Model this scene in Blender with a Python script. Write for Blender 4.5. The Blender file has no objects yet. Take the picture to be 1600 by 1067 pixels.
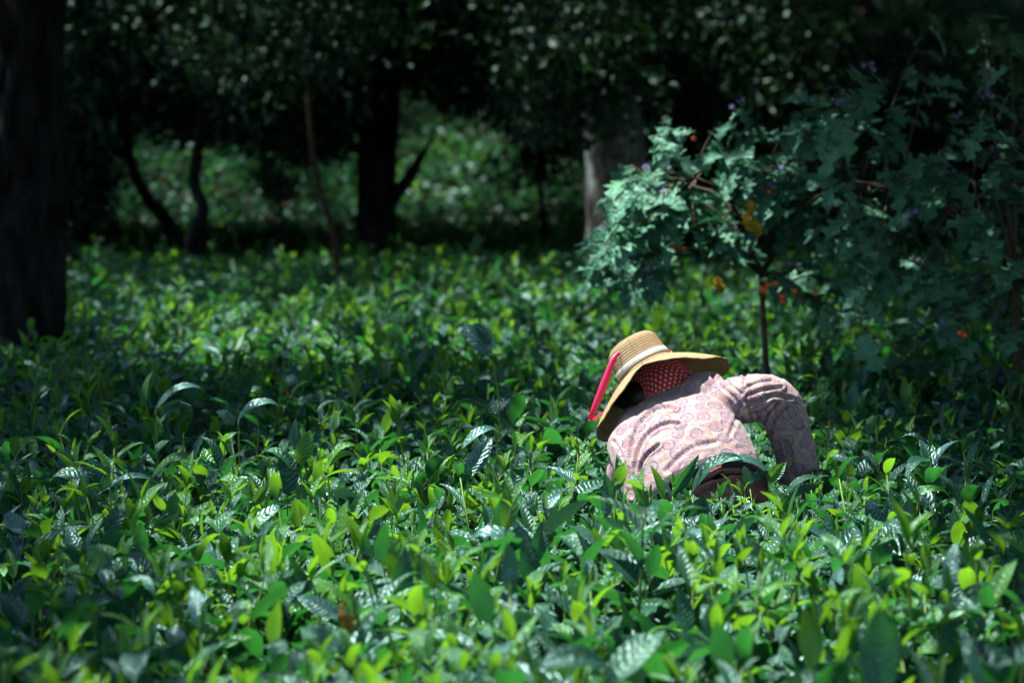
import bpy, math, random
import numpy as np
from mathutils import Vector, Matrix, noise, Euler

rnd = random.Random(7)
R = math.radians
sc = bpy.context.scene
COL = sc.collection

# ------------------------------------------------------------------ camera, sky, sun, exposure
CZ, FPX, HORIZ = 1.99, 6000.0, 150.0
PITCH = math.atan((533.5 - HORIZ) / FPX)
cam = bpy.data.cameras.new('camera')
camo = bpy.data.objects.new('camera', cam)
COL.objects.link(camo)
camo.location = (0, 0, CZ)
camo.rotation_euler = (R(90) - PITCH, 0, 0)
cam.sensor_width = 36
cam.lens = 135
cam.clip_end = 2000
cam.dof.use_dof = True
cam.dof.focus_distance = 11.35
cam.dof.aperture_fstop = 4.0
cam.dof.aperture_blades = 9
sc.camera = camo

SUN = Vector((-0.40, 0.08, 1.0)).normalized()          # direction towards the sun
world = bpy.data.worlds.new('World')
sc.world = world
world.use_nodes = True
wn = world.node_tree.nodes
wl = world.node_tree.links
sky = wn.new('ShaderNodeTexSky')
sky.sky_type = 'NISHITA'
sky.sun_disc = False
sky.sun_elevation = math.asin(SUN.z)
sky.sun_rotation = math.atan2(SUN.x, SUN.y)
sky.air_density = 1.0
sky.ozone_density = 2.6
sky.dust_density = 0.6
bg = wn['Background']
bg.inputs['Strength'].default_value = 0.125
wl.new(sky.outputs[0], bg.inputs['Color'])
sl = bpy.data.lights.new('sun', 'SUN')
sl.energy = 5.0
sl.angle = R(0.5)
sl.color = (1.0, 0.95, 0.86)
suno = bpy.data.objects.new('sun', sl)
COL.objects.link(suno)
suno.rotation_euler = SUN.to_track_quat('Z', 'Y').to_euler()
suno.location = (0, 0, 30)

sc.view_settings.view_transform = 'Standard'
sc.view_settings.look = 'None'
sc.view_settings.gamma = 1
sc.view_settings.exposure = 1.7
sc.view_settings.use_curve_mapping = False
cy = sc.cycles
cy.max_bounces = 6
cy.diffuse_bounces = 3
cy.glossy_bounces = 2
cy.transmission_bounces = 4
cy.transparent_max_bounces = 4
cy.sample_clamp_indirect = 3
cy.sample_clamp_direct = 12
cy.use_denoising = True
cy.caustics_reflective = False
cy.caustics_refractive = False


def W(px, py, y):
    """point at distance y on the ray through photo position (px, py)"""
    cx = (px - 800) / FPX
    cyy = -(py - 533.5) / FPX
    d = Vector((cx, math.cos(PITCH) + cyy * math.sin(PITCH), -math.sin(PITCH) + cyy * math.cos(PITCH)))
    return Vector((0, 0, CZ)) + d * (y / d.y)


def proj(p):
    d = Vector(p) - Vector((0, 0, CZ))
    f = d.y * math.cos(PITCH) - d.z * math.sin(PITCH)
    u = d.y * math.sin(PITCH) + d.z * math.cos(PITCH)
    f = max(f, .1)
    return 800 + FPX * d.x / f, 533.5 - FPX * u / f


# ------------------------------------------------------------------ helpers
def tag(o, label=None, cat=None, group=None, kind=None):
    if label: o['label'] = label
    if cat: o['category'] = cat
    if group: o['group'] = group
    if kind: o['kind'] = kind
    return o


def empty(name, loc=(0, 0, 0), rot=(0, 0, 0)):
    o = bpy.data.objects.new(name, None)
    o.empty_display_size = .1
    o.location = loc
    o.rotation_euler = rot
    COL.objects.link(o)
    return o


class MB:
    """collects geometry for ONE mesh"""
    def __init__(s):
        s.v, s.f, s.uv, s.var, s.mi, s.n = [], [], [], [], [], 0

    def add(s, V, F, UV=None, var=0.5, mi=0):
        V = np.asarray(V, float)
        s.v.append(V)
        if UV is None: UV = np.zeros((len(V), 2))
        s.uv.append(np.asarray(UV, float))
        s.var.append(np.full(len(V), var))
        for f in F: s.f.append(tuple(i + s.n for i in f))
        s.mi += [mi] * len(F)
        s.n += len(V)
        return s

    def mesh(s, name, mats, smooth=True):
        V = np.concatenate(s.v)
        UV = np.concatenate(s.uv)
        var = np.concatenate(s.var)
        me = bpy.data.meshes.new(name)
        me.from_pydata(V.tolist(), [], s.f)
        for m in mats: me.materials.append(m)
        me.polygons.foreach_set('material_index', s.mi)
        if smooth: me.polygons.foreach_set('use_smooth', [True] * len(me.polygons))
        ul = me.uv_layers.new(name='UVMap')
        li = np.zeros(len(me.loops), int)
        me.loops.foreach_get('vertex_index', li)
        ul.data.foreach_set('uv', UV[li].ravel())
        at = me.attributes.new('leafvar', 'FLOAT', 'POINT')
        at.data.foreach_set('value', var)
        me.update()
        return me

    def build(s, name, mats, parent=None, smooth=True):
        if not isinstance(mats, (list, tuple)): mats = [mats]
        o = bpy.data.objects.new(name, s.mesh(name, mats, smooth))
        COL.objects.link(o)
        if parent: o.parent = parent
        return o


def frame_from(t, hint=Vector((0, 0, 1))):
    t = Vector(t).normalized()
    h = Vector(hint)
    if abs(t.dot(h.normalized())) > .95: h = Vector((1, 0, 0))
    a = t.cross(h).normalized()
    b = a.cross(t).normalized()
    return a, b


def tube(mb, pts, radii, n=8, mi=0, var=.5, caps=True, lump=0.0, seed=0):
    pts = [Vector(p) for p in pts]
    V, UV, F = [], [], []
    a = None
    L = 0
    for i, p in enumerate(pts):
        t = (pts[min(i + 1, len(pts) - 1)] - pts[max(i - 1, 0)]).normalized()
        if a is None:
            a, b = frame_from(t, Vector((0, 1, 0)) if abs(t.z) > .7 else Vector((0, 0, 1)))
        else:
            a = (a - t * a.dot(t)).normalized()
            b = t.cross(a)
        if i: L += (p - pts[i - 1]).length
        for k in range(n):
            an = 2 * math.pi * k / n
            r = radii[i]
            if lump:
                q = Vector((math.cos(an) * 1.3 + seed, math.sin(an) * 1.3, L * 1.1 + seed))
                r *= 1 + lump * noise.noise(q) + lump * .5 * noise.noise(q * 3.1)
            V.append(p + a * (math.cos(an) * r) + b * (math.sin(an) * r))
            UV.append((k / n, L))
    m = len(pts)
    for i in range(m - 1):
        for k in range(n):
            F.append((i * n + k, i * n + (k + 1) % n, (i + 1) * n + (k + 1) % n, (i + 1) * n + k))
    if caps:
        F.append(tuple(reversed(range(n))))
        F.append(tuple((m - 1) * n + k for k in range(n)))
    mb.add([tuple(v) for v in V], F, UV, var, mi)


def curve_pts(ctrl, m):
    """Catmull-Rom through ctrl"""
    c = [Vector(p) for p in ctrl]
    c = [c[0] * 2 - c[1]] + c + [c[-1] * 2 - c[-2]]
    out = []
    segs = len(c) - 3
    for j in range(m):
        s = j / (m - 1) * segs
        i = min(int(s), segs - 1)
        t = s - i
        p0, p1, p2, p3 = c[i], c[i + 1], c[i + 2], c[i + 3]
        out.append(.5 * ((2 * p1) + (p2 - p0) * t + (2 * p0 - 5 * p1 + 4 * p2 - p3) * t * t + (3 * p1 - p0 - 3 * p2 + p3) * t ** 3))
    return out


# ------------------------------------------------------------------ materials
def newmat(name):
    m = bpy.data.materials.new(name)
    m.use_nodes = True
    n = m.node_tree.nodes
    n.clear()
    out = n.new('ShaderNodeOutputMaterial')
    return m, n, m.node_tree.links, out


def N(n, typ, **kw):
    x = n.new(typ)
    for k, v in kw.items():
        if k in x.inputs: x.inputs[k].default_value = v
        else: setattr(x, k, v)
    return x


def math_(n, l, op, a, b=None, c=None):
    x = n.new('ShaderNodeMath')
    x.operation = op
    for i, q in enumerate((a, b, c)):
        if q is None: continue
        if isinstance(q, (int, float)): x.inputs[i].default_value = q
        else: l.new(q, x.inputs[i])
    return x.outputs[0]


def mixc(n, l, fac, A, B, blend='MIX'):
    x = n.new('ShaderNodeMix')
    x.data_type = 'RGBA'
    x.blend_type = blend
    for s, q in ((0, fac), (6, A), (7, B)):
        if isinstance(q, (int, float)): x.inputs[s].default_value = q
        elif isinstance(q, tuple): x.inputs[s].default_value = (*q, 1) if len(q) == 3 else q
        else: l.new(q, x.inputs[s])
    return x.outputs[2]


def leaf_mat(name, dark, mid, young, trans, rough=.36, transw=.45, veins=9, bump=.5, spec=.5, under=None, blot=None):
    m, n, l, out = newmat(name)
    info = n.new('ShaderNodeObjectInfo')
    att = N(n, 'ShaderNodeAttribute', attribute_name='leafvar')
    uv = n.new('ShaderNodeUVMap')
    sep = n.new('ShaderNodeSeparateXYZ')
    l.new(uv.outputs[0], sep.inputs[0])
    u = math_(n, l, 'ABSOLUTE', math_(n, l, 'SUBTRACT', sep.outputs[0], .5))     # 0 .. .5
    v = sep.outputs[1]
    ph = math_(n, l, 'MULTIPLY', math_(n, l, 'SUBTRACT', v, math_(n, l, 'MULTIPLY', u, .42)), veins)
    wn_ = N(n, 'ShaderNodeTexNoise', Scale=3.0, Detail=2.0)
    mp0 = N(n, 'ShaderNodeCombineXYZ')
    l.new(sep.outputs[0], mp0.inputs[0]); l.new(sep.outputs[1], mp0.inputs[1]); l.new(math_(n, l, 'ADD', info.outputs['Random'], math_(n, l, 'MULTIPLY', att.outputs['Fac'], 7)), mp0.inputs[2])
    l.new(mp0.outputs[0], wn_.inputs['Vector'])
    ph = math_(n, l, 'ADD', ph, math_(n, l, 'MULTIPLY', wn_.outputs[0], 2.2))
    fr = math_(n, l, 'FRACT', ph)
    tri = math_(n, l, 'ABSOLUTE', math_(n, l, 'SUBTRACT', fr, .5))               # .5 on the vein
    quilt = math_(n, l, 'SINE', math_(n, l, 'MULTIPLY', fr, math.pi))
    vein = math_(n, l, 'SMOOTH_MIN', math_(n, l, 'GREATER_THAN', tri, .44), 1, 0)
    midrib = math_(n, l, 'LESS_THAN', u, .022)
    veinm = math_(n, l, 'MAXIMUM', math_(n, l, 'MULTIPLY', vein, .45), midrib)
    rv = math_(n, l, 'ADD', math_(n, l, 'MULTIPLY', info.outputs['Random'], .45), math_(n, l, 'MULTIPLY', att.outputs['Fac'], .55))
    cr = n.new('ShaderNodeValToRGB')
    l.new(rv, cr.inputs[0])
    e = cr.color_ramp.elements
    e[0].position = .15; e[0].color = (*dark, 1)
    e[1].position = .85; e[1].color = (*young, 1)
    q = e.new(.5); q.color = (*mid, 1)
    no = N(n, 'ShaderNodeTexNoise', Scale=9.0, Detail=3.0)
    mp = N(n, 'ShaderNodeCombineXYZ')
    l.new(sep.outputs[0], mp.inputs[0]); l.new(sep.outputs[1], mp.inputs[1]); l.new(info.outputs['Random'], mp.inputs[2])
    l.new(mp.outputs[0], no.inputs['Vector'])
    base = mixc(n, l, math_(n, l, 'MULTIPLY', no.outputs[0], .5), cr.outputs[0], tuple(c * 1.5 for c in mid))
    base = mixc(n, l, math_(n, l, 'MULTIPLY', veinm, .35), base, tuple(min(1, c * 2.2 + .02) for c in young))
    if blot:
        sp = N(n, 'ShaderNodeTexNoise', Scale=5.0, Detail=5.0)
        l.new(mp.outputs[0], sp.inputs['Vector'])
        g = math_(n, l, 'GREATER_THAN', sp.outputs[0], .66)
        base = mixc(n, l, math_(n, l, 'MULTIPLY', g, .75), base, blot)
    if under:
        geo = n.new('ShaderNodeNewGeometry')
        base = mixc(n, l, math_(n, l, 'MULTIPLY', geo.outputs['Backfacing'], .7), base, under)
    bp = N(n, 'ShaderNodeBump', Strength=bump, Distance=.004)
    h = math_(n, l, 'ADD', math_(n, l, 'MULTIPLY', quilt, math_(n, l, 'ADD', .35, math_(n, l, 'MULTIPLY', wn_.outputs[0], 1.1))), math_(n, l, 'MULTIPLY', no.outputs[0], 1.1))
    h = math_(n, l, 'SUBTRACT', h, math_(n, l, 'MULTIPLY', midrib, .6))
    l.new(h, bp.inputs['Height'])
    pr = n.new('ShaderNodeBsdfPrincipled')
    l.new(base, pr.inputs['Base Color'])
    pr.inputs['Roughness'].default_value = rough
    pr.inputs['Specular IOR Level'].default_value = spec
    pr.inputs['Specular Tint'].default_value = (.56, .97, .95, 1)
    l.new(bp.outputs[0], pr.inputs['Normal'])
    tr = n.new('ShaderNodeBsdfTranslucent')
    tc = mixc(n, l, rv, tuple(c * .55 for c in trans), trans)
    tc = mixc(n, l, math_(n, l, 'MULTIPLY', veinm, .6), tc, tuple(c * .3 for c in trans))
    tc = mixc(n, l, math_(n, l, 'MULTIPLY', wn_.outputs[0], .6), tc, tuple(c * .42 for c in trans))
    l.new(tc, tr.inputs[0])
    ms = n.new('ShaderNodeMixShader')
    ms.inputs[0].default_value = transw
    l.new(pr.outputs[0], ms.inputs[1]); l.new(tr.outputs[0], ms.inputs[2])
    l.new(ms.outputs[0], out.inputs[0])
    return m


def simple_mat(name, col, rough=.7, noise_scale=0, amount=.3, bump=0, col2=None, spec=.4, coords='Object', stretch=None, detail=6):
    m, n, l, out = newmat(name)
    pr = n.new('ShaderNodeBsdfPrincipled')
    pr.inputs['Roughness'].default_value = rough
    pr.inputs['Specular IOR Level'].default_value = spec
    pr.inputs['Base Color'].default_value = (*col, 1)
    if noise_scale:
        tc = n.new('ShaderNodeTexCoord')
        mp = n.new('ShaderNodeMapping')
        if stretch: mp.inputs['Scale'].default_value = stretch
        l.new(tc.outputs[coords], mp.inputs[0])
        no = N(n, 'ShaderNodeTexNoise', Scale=noise_scale, Detail=float(detail))
        l.new(mp.outputs[0], no.inputs['Vector'])
        cr = n.new('ShaderNodeValToRGB')
        cr.color_ramp.elements[0].position = .5 - amount * .6
        cr.color_ramp.elements[1].position = .5 + amount * .6
        l.new(no.outputs[0], cr.inputs[0])
        cr.color_ramp.elements[0].color = (*col, 1)
        cr.color_ramp.elements[1].color = (*(col2 or tuple(c * 1.8 for c in col)), 1)
        l.new(cr.outputs[0], pr.inputs['Base Color'])
        if bump:
            b = N(n, 'ShaderNodeBump', Strength=1.0, Distance=bump)
            l.new(no.outputs[0], b.inputs['Height'])
            l.new(b.outputs[0], pr.inputs['Normal'])
    l.new(pr.outputs[0], out.inputs[0])
    return m


M_TEA = leaf_mat('tea leaf', (.008, .032, .028), (.011, .054, .036), (.020, .100, .034), (.05, .33, .04), rough=.38, transw=.32, spec=.8, bump=.6, blot=(.10, .055, .02))
M_YOUNG = leaf_mat('young tea leaf', (.014, .080, .022), (.028, .125, .018), (.070, .20, .014), (.22, .56, .022), rough=.38, transw=.42, spec=.9, bump=.55, blot=(.22, .16, .02))
M_OLD = leaf_mat('old tea leaf', (.012, .042, .038), (.020, .064, .055), (.030, .090, .070), (.04, .16, .06), rough=.36, transw=.15, spec=1.0, bump=.45)
M_DEAD = leaf_mat('orange dying leaf', (.30, .08, .01), (.40, .13, .012), (.42, .22, .02), (.6, .22, .02), rough=.6, transw=.4)
M_TREE = leaf_mat('tree leaf', (.004, .015, .009), (.007, .025, .011), (.014, .042, .014), (.02, .075, .012), rough=.45, transw=.2, bump=.2, spec=.25)
M_UNDER = leaf_mat('undergrowth leaf', (.008, .036, .026), (.014, .062, .034), (.030, .10, .035), (.05, .20, .045), rough=.45, transw=.4, bump=.2)
M_SHRUB = leaf_mat('nightshade leaf', (.020, .090, .052), (.040, .145, .085), (.075, .20, .11), (.04, .20, .08), rough=.5, transw=.22, veins=5, bump=.9, spec=.5, under=(.07, .15, .11))
M_YELLOW = leaf_mat('yellowed leaf', (.34, .20, .012), (.44, .28, .015), (.46, .34, .03), (.6, .42, .03), rough=.6, transw=.35)
M_STEM = simple_mat('green tea stem', (.10, .20, .03), .55)
M_TWIG = simple_mat('brown twig', (.075, .045, .025), .8, 30, .4, .002, (.16, .10, .06))
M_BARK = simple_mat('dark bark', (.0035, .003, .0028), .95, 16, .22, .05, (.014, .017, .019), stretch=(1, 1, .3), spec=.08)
M_SOIL = simple_mat('soil', (.02, .013, .008), .95, 6, .4, .03, (.05, .035, .02))


def lichen_bark():
    m, n, l, out = newmat('lichen covered bark')
    tc = n.new('ShaderNodeTexCoord')
    mp = N(n, 'ShaderNodeMapping'); mp.inputs['Scale'].default_value = (1, 1, .5)
    l.new(tc.outputs['Object'], mp.inputs[0])
    a = N(n, 'ShaderNodeTexNoise', Scale=4.2, Detail=7.0, Roughness=.7)
    b = N(n, 'ShaderNodeTexNoise', Scale=28.0, Detail=5.0)
    l.new(mp.outputs[0], a.inputs['Vector']); l.new(mp.outputs[0], b.inputs['Vector'])
    base = mixc(n, l, b.outputs[0], (.018, .016, .014), (.060, .052, .046))
    cr = n.new('ShaderNodeValToRGB')
    cr.color_ramp.elements[0].position = .50; cr.color_ramp.elements[1].position = .60
    l.new(a.outputs[0], cr.inputs[0])
    base = mixc(n, l, cr.outputs[0], base, (.13, .18, .185))
    pr = N(n, 'ShaderNodeBsdfPrincipled', Roughness=.9)
    l.new(base, pr.inputs['Base Color'])
    bp = N(n, 'ShaderNodeBump', Strength=.8, Distance=.02)
    l.new(b.outputs[0], bp.inputs['Height']); l.new(bp.outputs[0], pr.inputs['Normal'])
    l.new(pr.outputs[0], out.inputs[0])
    return m


M_LICHEN = lichen_bark()


# ------------------------------------------------------------------ ground (one sheet out to the hills)
def ground_z(x, y):
    z = 0.0
    if y > 37:
        t = y - 37
        z = .11 * t + .0016 * t * t
        z = min(z, 26 + 2 * math.sin(x * .02))
    z += .03 * noise.noise(Vector((x * .5, y * .5, 0)))
    return z


xs = np.concatenate([-np.geomspace(300, 14, 14), np.linspace(-12, 12, 33), np.geomspace(14, 300, 14)])
ys = np.concatenate([-np.geomspace(200, 6, 10), np.linspace(-4, 60, 65), np.geomspace(64, 500, 18)])
mb = MB()
V = [(x, y, ground_z(x, y)) for y in ys for x in xs]
nx = len(xs)
F = [(j * nx + i, j * nx + i + 1, (j + 1) * nx + i + 1, (j + 1) * nx + i) for j in range(len(ys) - 1) for i in range(nx - 1)]
mb.add(V, F)
tag(mb.build('ground', M_SOIL), kind='structure')


# ------------------------------------------------------------------ leaves
def leaf_geo(L, Wd, bend=.6, fold=.25, wave=.0, nseg=7, nw=4, seed=0, tip=.8):
    """leaf along +Y, upper side +Z, base at the origin"""
    V, UV, F = [], [], []
    y = z = 0.0
    for i in range(nseg + 1):
        t = i / nseg
        ang = -bend * t * t * 1.5
        if i:
            y += L / nseg * math.cos(ang)
            z += L / nseg * math.sin(ang)
        w = Wd / 2 * max(.02, math.sin(math.pi * min(1, t ** tip * .985 + .012)) ** .85)
        if i == nseg: w = Wd * .01
        for k in range(nw + 1):
            u = k / nw * 2 - 1
            a = abs(u)
            lift = fold * a * w - .25 * fold * a * a * w
            zz = lift + wave * w * math.sin(t * 13 + seed + (1.3 if u > 0 else 0)) * a
            V.append((u * w, y - zz * math.sin(ang), z + zz * math.cos(ang)))
            UV.append((k / nw, t))
    for i in range(nseg):
        for k in range(nw):
            a = i * (nw + 1) + k
            F.append((a, a + 1, a + nw + 2, a + nw + 1))
    return np.array(V), F, np.array(UV)


def place(V, base, direction, normal):
    """turns leaf-local points so +Y follows direction and +Z is near normal"""
    d = Vector(direction).normalized()
    nn = Vector(normal)
    nn = (nn - d * nn.dot(d))
    if nn.length < 1e-4: nn = frame_from(d)[1]
    nn.normalize()
    x = d.cross(nn)
    Mx = np.array([x, d, nn])
    return V @ Mx + np.array(base)


def sprig(mb, r, height, nleaves, Lr, young=0.0, elev=(20, 65), stem_to=-.45, nseg=6, nw=4, mats=(0, 1), top_bud=False):
    lean = Vector((r.uniform(-.2, .2), r.uniform(-.2, .2), 1)).normalized()
    tube(mb, [Vector((0, 0, stem_to)), Vector((0, 0, 0)), lean * height * .5, lean * height], [.0035, .003, .0022, .0012], 4, mi=3, caps=False)
    ph = r.uniform(0, 6.28)
    for i in range(nleaves):
        t = i / max(1, nleaves - 1)
        base = lean * (height * (.15 + .85 * t))
        ph += 2.4 + r.uniform(-.4, .4)
        el = R(r.uniform(*elev)) * (.55 + .6 * t)
        el = min(el, R(82))
        d = Vector((math.cos(ph) * math.cos(el), math.sin(ph) * math.cos(el), math.sin(el)))
        up = Vector((-math.cos(ph) * math.sin(el), -math.sin(ph) * math.sin(el), math.cos(el)))
        up = up + Vector((r.uniform(-.35, .35), r.uniform(-.35, .35), 0))
        L = r.uniform(*Lr) * (1 - .25 * t)
        V, F, UV = leaf_geo(L, L * r.uniform(.31, .42), r.uniform(.1, .9), r.uniform(.15, .6), r.uniform(0, .12), nseg, nw, r.uniform(0, 6))
        isy = r.random() < young * (.3 + t)
        mb.add(place(V, base, d, up), F, UV, r.random(), mats[1] if isy else mats[0])
    if top_bud:
        for k in range(2):
            a = r.uniform(0, 6.28)
            el = R(r.uniform(60, 85))
            d = Vector((math.cos(a) * math.cos(el), math.sin(a) * math.cos(el), math.sin(el)))
            L = r.uniform(.035, .06)
            V, F, UV = leaf_geo(L, L * .3, .2, .9, 0, 4, 2)
            mb.add(place(V, lean * height, d, Vector((-d.x, -d.y, .3))), F, UV, .8, 1)


def lib_collection(name, meshes):
    c = bpy.data.collections.new(name)
    for i, me in enumerate(meshes):
        o = bpy.data.objects.new('%s_%02d' % (name, i), me)
        c.objects.link(o)
    return c


def scatter(name, pts, rots, scl, idx, coll, parent=None):
    """one object: foliage too fine to count, set on points"""
    me = bpy.data.meshes.new(name)
    me.vertices.add(len(pts))
    me.vertices.foreach_set('co', np.asarray(pts, float).ravel())
    a = me.attributes.new('rot', 'FLOAT_VECTOR', 'POINT'); a.data.foreach_set('vector', np.asarray(rots, float).ravel())
    a = me.attributes.new('scl', 'FLOAT', 'POINT'); a.data.foreach_set('value', np.asarray(scl, float))
    a = me.attributes.new('idx', 'INT', 'POINT'); a.data.foreach_set('value', np.asarray(idx, int))
    o = bpy.data.objects.new(name, me)
    COL.objects.link(o)
    if parent: o.parent = parent
    ng = bpy.data.node_groups.new(name, 'GeometryNodeTree')
    ng.interface.new_socket('Geometry', in_out='INPUT', socket_type='NodeSocketGeometry')
    ng.interface.new_socket('Geometry', in_out='OUTPUT', socket_type='NodeSocketGeometry')
    n, l = ng.nodes, ng.links
    gi, go = n.new('NodeGroupInput'), n.new('NodeGroupOutput')
    ci = n.new('GeometryNodeCollectionInfo')
    ci.inputs['Collection'].default_value = coll
    ci.inputs['Separate Children'].default_value = True
    ci.inputs['Reset Children'].default_value = True
    ip = n.new('GeometryNodeInstanceOnPoints')
    ip.inputs['Pick Instance'].default_value = True
    def na(nm, dt):
        x = n.new('GeometryNodeInputNamedAttribute'); x.data_type = dt; x.inputs['Name'].default_value = nm
        return x.outputs['Attribute']
    l.new(gi.outputs[0], ip.inputs['Points'])
    l.new(ci.outputs[0], ip.inputs['Instance'])
    l.new(na('idx', 'INT'), ip.inputs['Instance Index'])
    er = n.new('FunctionNodeEulerToRotation')
    l.new(na('rot', 'FLOAT_VECTOR'), er.inputs[0])
    l.new(er.outputs[0], ip.inputs['Rotation'])
    l.new(na('scl', 'FLOAT'), ip.inputs['Scale'])
    l.new(ip.outputs[0], go.inputs[0])
    md = o.modifiers.new('scatter', 'NODES')
    md.node_group = ng
    o['kind'] = 'stuff'
    return o


# ------------------------------------------------------------------ tea field
TEA = .80
r = random.Random(3)
lib = []
for i in range(7):                                  # mature sprigs
    b = MB(); sprig(b, r, r.uniform(.13, .19), r.randint(8, 10), (.065, .115), .08, (22, 74)); lib.append(b.mesh('tea', [M_TEA, M_YOUNG, M_OLD, M_STEM]))
for i in range(5):                                  # fresh shoots
    b = MB(); sprig(b, r, r.uniform(.15, .22), r.randint(5, 7), (.06, .105), .7, (30, 75), top_bud=True); lib.append(b.mesh('tea', [M_TEA, M_YOUNG, M_OLD, M_STEM]))
for i in range(3):                                  # glossy old leaves
    b = MB(); sprig(b, r, r.uniform(.14, .2), r.randint(5, 7), (.09, .145), .3, (0, 50), mats=(2, 0)); lib.append(b.mesh('tea', [M_TEA, M_YOUNG, M_OLD, M_STEM]))
b = MB(); sprig(b, r, .18, 6, (.06, .09), .3, (0, 60), mats=(2, 0)); lib.append(b.mesh('tea', [M_TEA, M_YOUNG, M_DEAD, M_STEM]))
TEALIB = lib_collection('tea_sprig', lib)

PERSON_XY = (0.56, 11.64)


def tea_top(x, y):
    return TEA + .085 * math.exp(-((x - .6) / .45) ** 2 - ((y - 11.05) / .35) ** 2) + .05 * noise.noise(Vector((x * 1.1, y * .8, 3))) + .025 * noise.noise(Vector((x * 4, y * 3, 9)))


def in_person(x, y, pad=0):
    # the space the picker stands in, between the tea bushes
    dx, dy = x - PERSON_XY[0], y - PERSON_XY[1]
    return (dx / (.27 + pad)) ** 2 + (dy / (.32 + pad)) ** 2 < 1


pts, rots, scl, idx = [], [], [], []
y = 5.8
while y < 43:
    dens = 180 if y < 17 else (180 if y < 26 else 130)
    step = .1
    hw = .1335 * y + 1.6
    for _ in range(int(dens * step * 2 * hw)):
        px, py_ = r.uniform(-hw, hw), y + r.uniform(0, step)
        if in_person(px, py_): continue
        ar = (px - .88) ** 2 + (py_ - 11.78) ** 2
        if ar < .008 : continue
        layer = r.random()
        z = tea_top(px, py_) - .22 - (0 if layer < .55 else (.10 if layer < .85 else .24)) + r.uniform(-.04, .03)
        pn = noise.noise(Vector((px * .9, py_ * .6, 20)))
        q = r.random() + .25 * pn
        if layer < .55 and q < (.33 if py_ < 10.6 else .24): k = 7 + r.randrange(5)
        elif q > .76: k = 12 + r.randrange(3)
        elif r.random() < .003: k = 15
        else: k = r.randrange(7)
        pts.append((px, py_, z + ground_z(px, py_) * (1 if py_ > 37 else 0)))
        rots.append((r.gauss(0, .2), r.gauss(0, .2), r.uniform(0, 6.28)))
        scl.append(((1.5 if py_ < 10.2 else 1.27 if py_ < 18 else 1.15) if not (abs(px - .6) < .5 and 10.4 < py_ < 11.6) else .9) * r.uniform(.65, 1.2) * (1.0 if r.random() > .06 else 1.3))
        idx.append(k)
    y += step
tag(scatter('tea_foliage', pts, rots, scl, idx, TEALIB), 'dense mass of green tea leaves covering the clipped tea bushes', 'tea plants', kind='stuff')
print('tea sprigs', len(pts))

# ------------------------------------------------------------------ the light gaps in the canopy
# (photo-plane boxes of the tea surface that the sun reaches: x0, y0, x1, y1, how much)
LIT = [
    (170, 452, 930, 480, .6), (170, 480, 930, 572, .95), (120, 455, 260, 520, .6), (930, 455, 1360, 600, .7), (640, 400, 900, 452, .3), (890, 380, 1140, 440, .2),
    (200, 700, 660, 780, .7), (560, 640, 700, 700, .35), (640, 700, 960, 790, .9), (900, 640, 1290, 800, 1.0), (910, 600, 1260, 700, .95),
    (180, 770, 1640, 1000, .95), (280, 980, 1640, 1120, .85), (230, 1000, 700, 1100, .5), (1290, 720, 1640, 780, .35),
    (0, 650, 200, 760, .2), (0, 780, 190, 880, .12),
]


def lit(x, y):
    if y > 37.5:
        f = noise.noise(Vector((x * .55, y * .3, 5)))
        a, b_ = proj((x, y, ground_z(x, y) + .5))
        if 560 < a < 960 and y < 43.5: return .33 if f > -.15 else .1
        if 200 < a < 560 and y < 42: return .3 if f > -.2 else .08
        if 200 < a < 940 and y < 60:
            return .06 if f > .0 else .015
        return .0
    a, b_ = proj((x, y, TEA))
    a += 28 * noise.noise(Vector((x * 2.1, y * 1.2, 0)))
    b_ += (12 if b_ < 520 else 22) * noise.noise(Vector((x * 2.1, y * 1.2, 7)))
    m = (.09 if noise.noise(Vector((x * 2.8, y * 1.9, 70))) > .12 else .025) if b_ > 445 else (.3 if noise.noise(Vector((x, y, 80))) > -.05 else .06) if b_ < 398 else (.3 if noise.noise(Vector((x * 1.3, y * .9, 60))) > .0 else .06)
    if 1185 < a < 1285 and 735 < b_ < 795: return .3
    for x0, y0, x1, y1, w in LIT:
        if x0 < a < x1 and y0 < b_ < y1: m = max(m, w)
    if not (900 < a < 1290 and 600 < b_ < 900) and not (880 < a < 1170 and b_ < 440): m *= 1 if noise.noise(Vector((x * 2.6, y * 1.5, 33))) > -.12 - (.1 if b_ > 640 else 0) else (.25 if b_ < 740 else .5)
    if b_ > 1120: m = .5
    if a > 1400 and b_ < 715: m = .01
    elif a > 1660 or a < -60: m = .08 if noise.noise(Vector((x * .5, y * .3, 50))) < .25 else .5
    return m


# ------------------------------------------------------------------ trees
def tree_leaf_cluster(r, n, rad, Lr, mat_n=1, droop=.3):
    b = MB()
    for k in range(4):
        a = r.uniform(0, 6.28)
        e = Vector((math.cos(a) * rad, math.sin(a) * rad, r.uniform(-.4, .5) * rad))
        tube(b, [Vector((0, 0, 0)), e * .5 + Vector((0, 0, .08)), e], [.008, .005, .002], 4, mi=1, caps=False)
    for k in range(n):
        while True:
            p = Vector((r.uniform(-1, 1), r.uniform(-1, 1), r.uniform(-.8, .8)))
            if p.length < 1: break
        p *= rad
        a = r.uniform(0, 6.28)
        d = Vector((math.cos(a), math.sin(a), r.uniform(-1.1, .35) - droop))
        up = Vector((r.uniform(-.6, .6), r.uniform(-.6, .6), 1))
        L = r.uniform(*Lr)
        V, F, UV = leaf_geo(L, L * r.uniform(.34, .48), r.uniform(.1, .6), .3, 0, 4, 2)
        b.add(place(V, p, d, up), F, UV, r.random(), 0)
    return b


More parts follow.
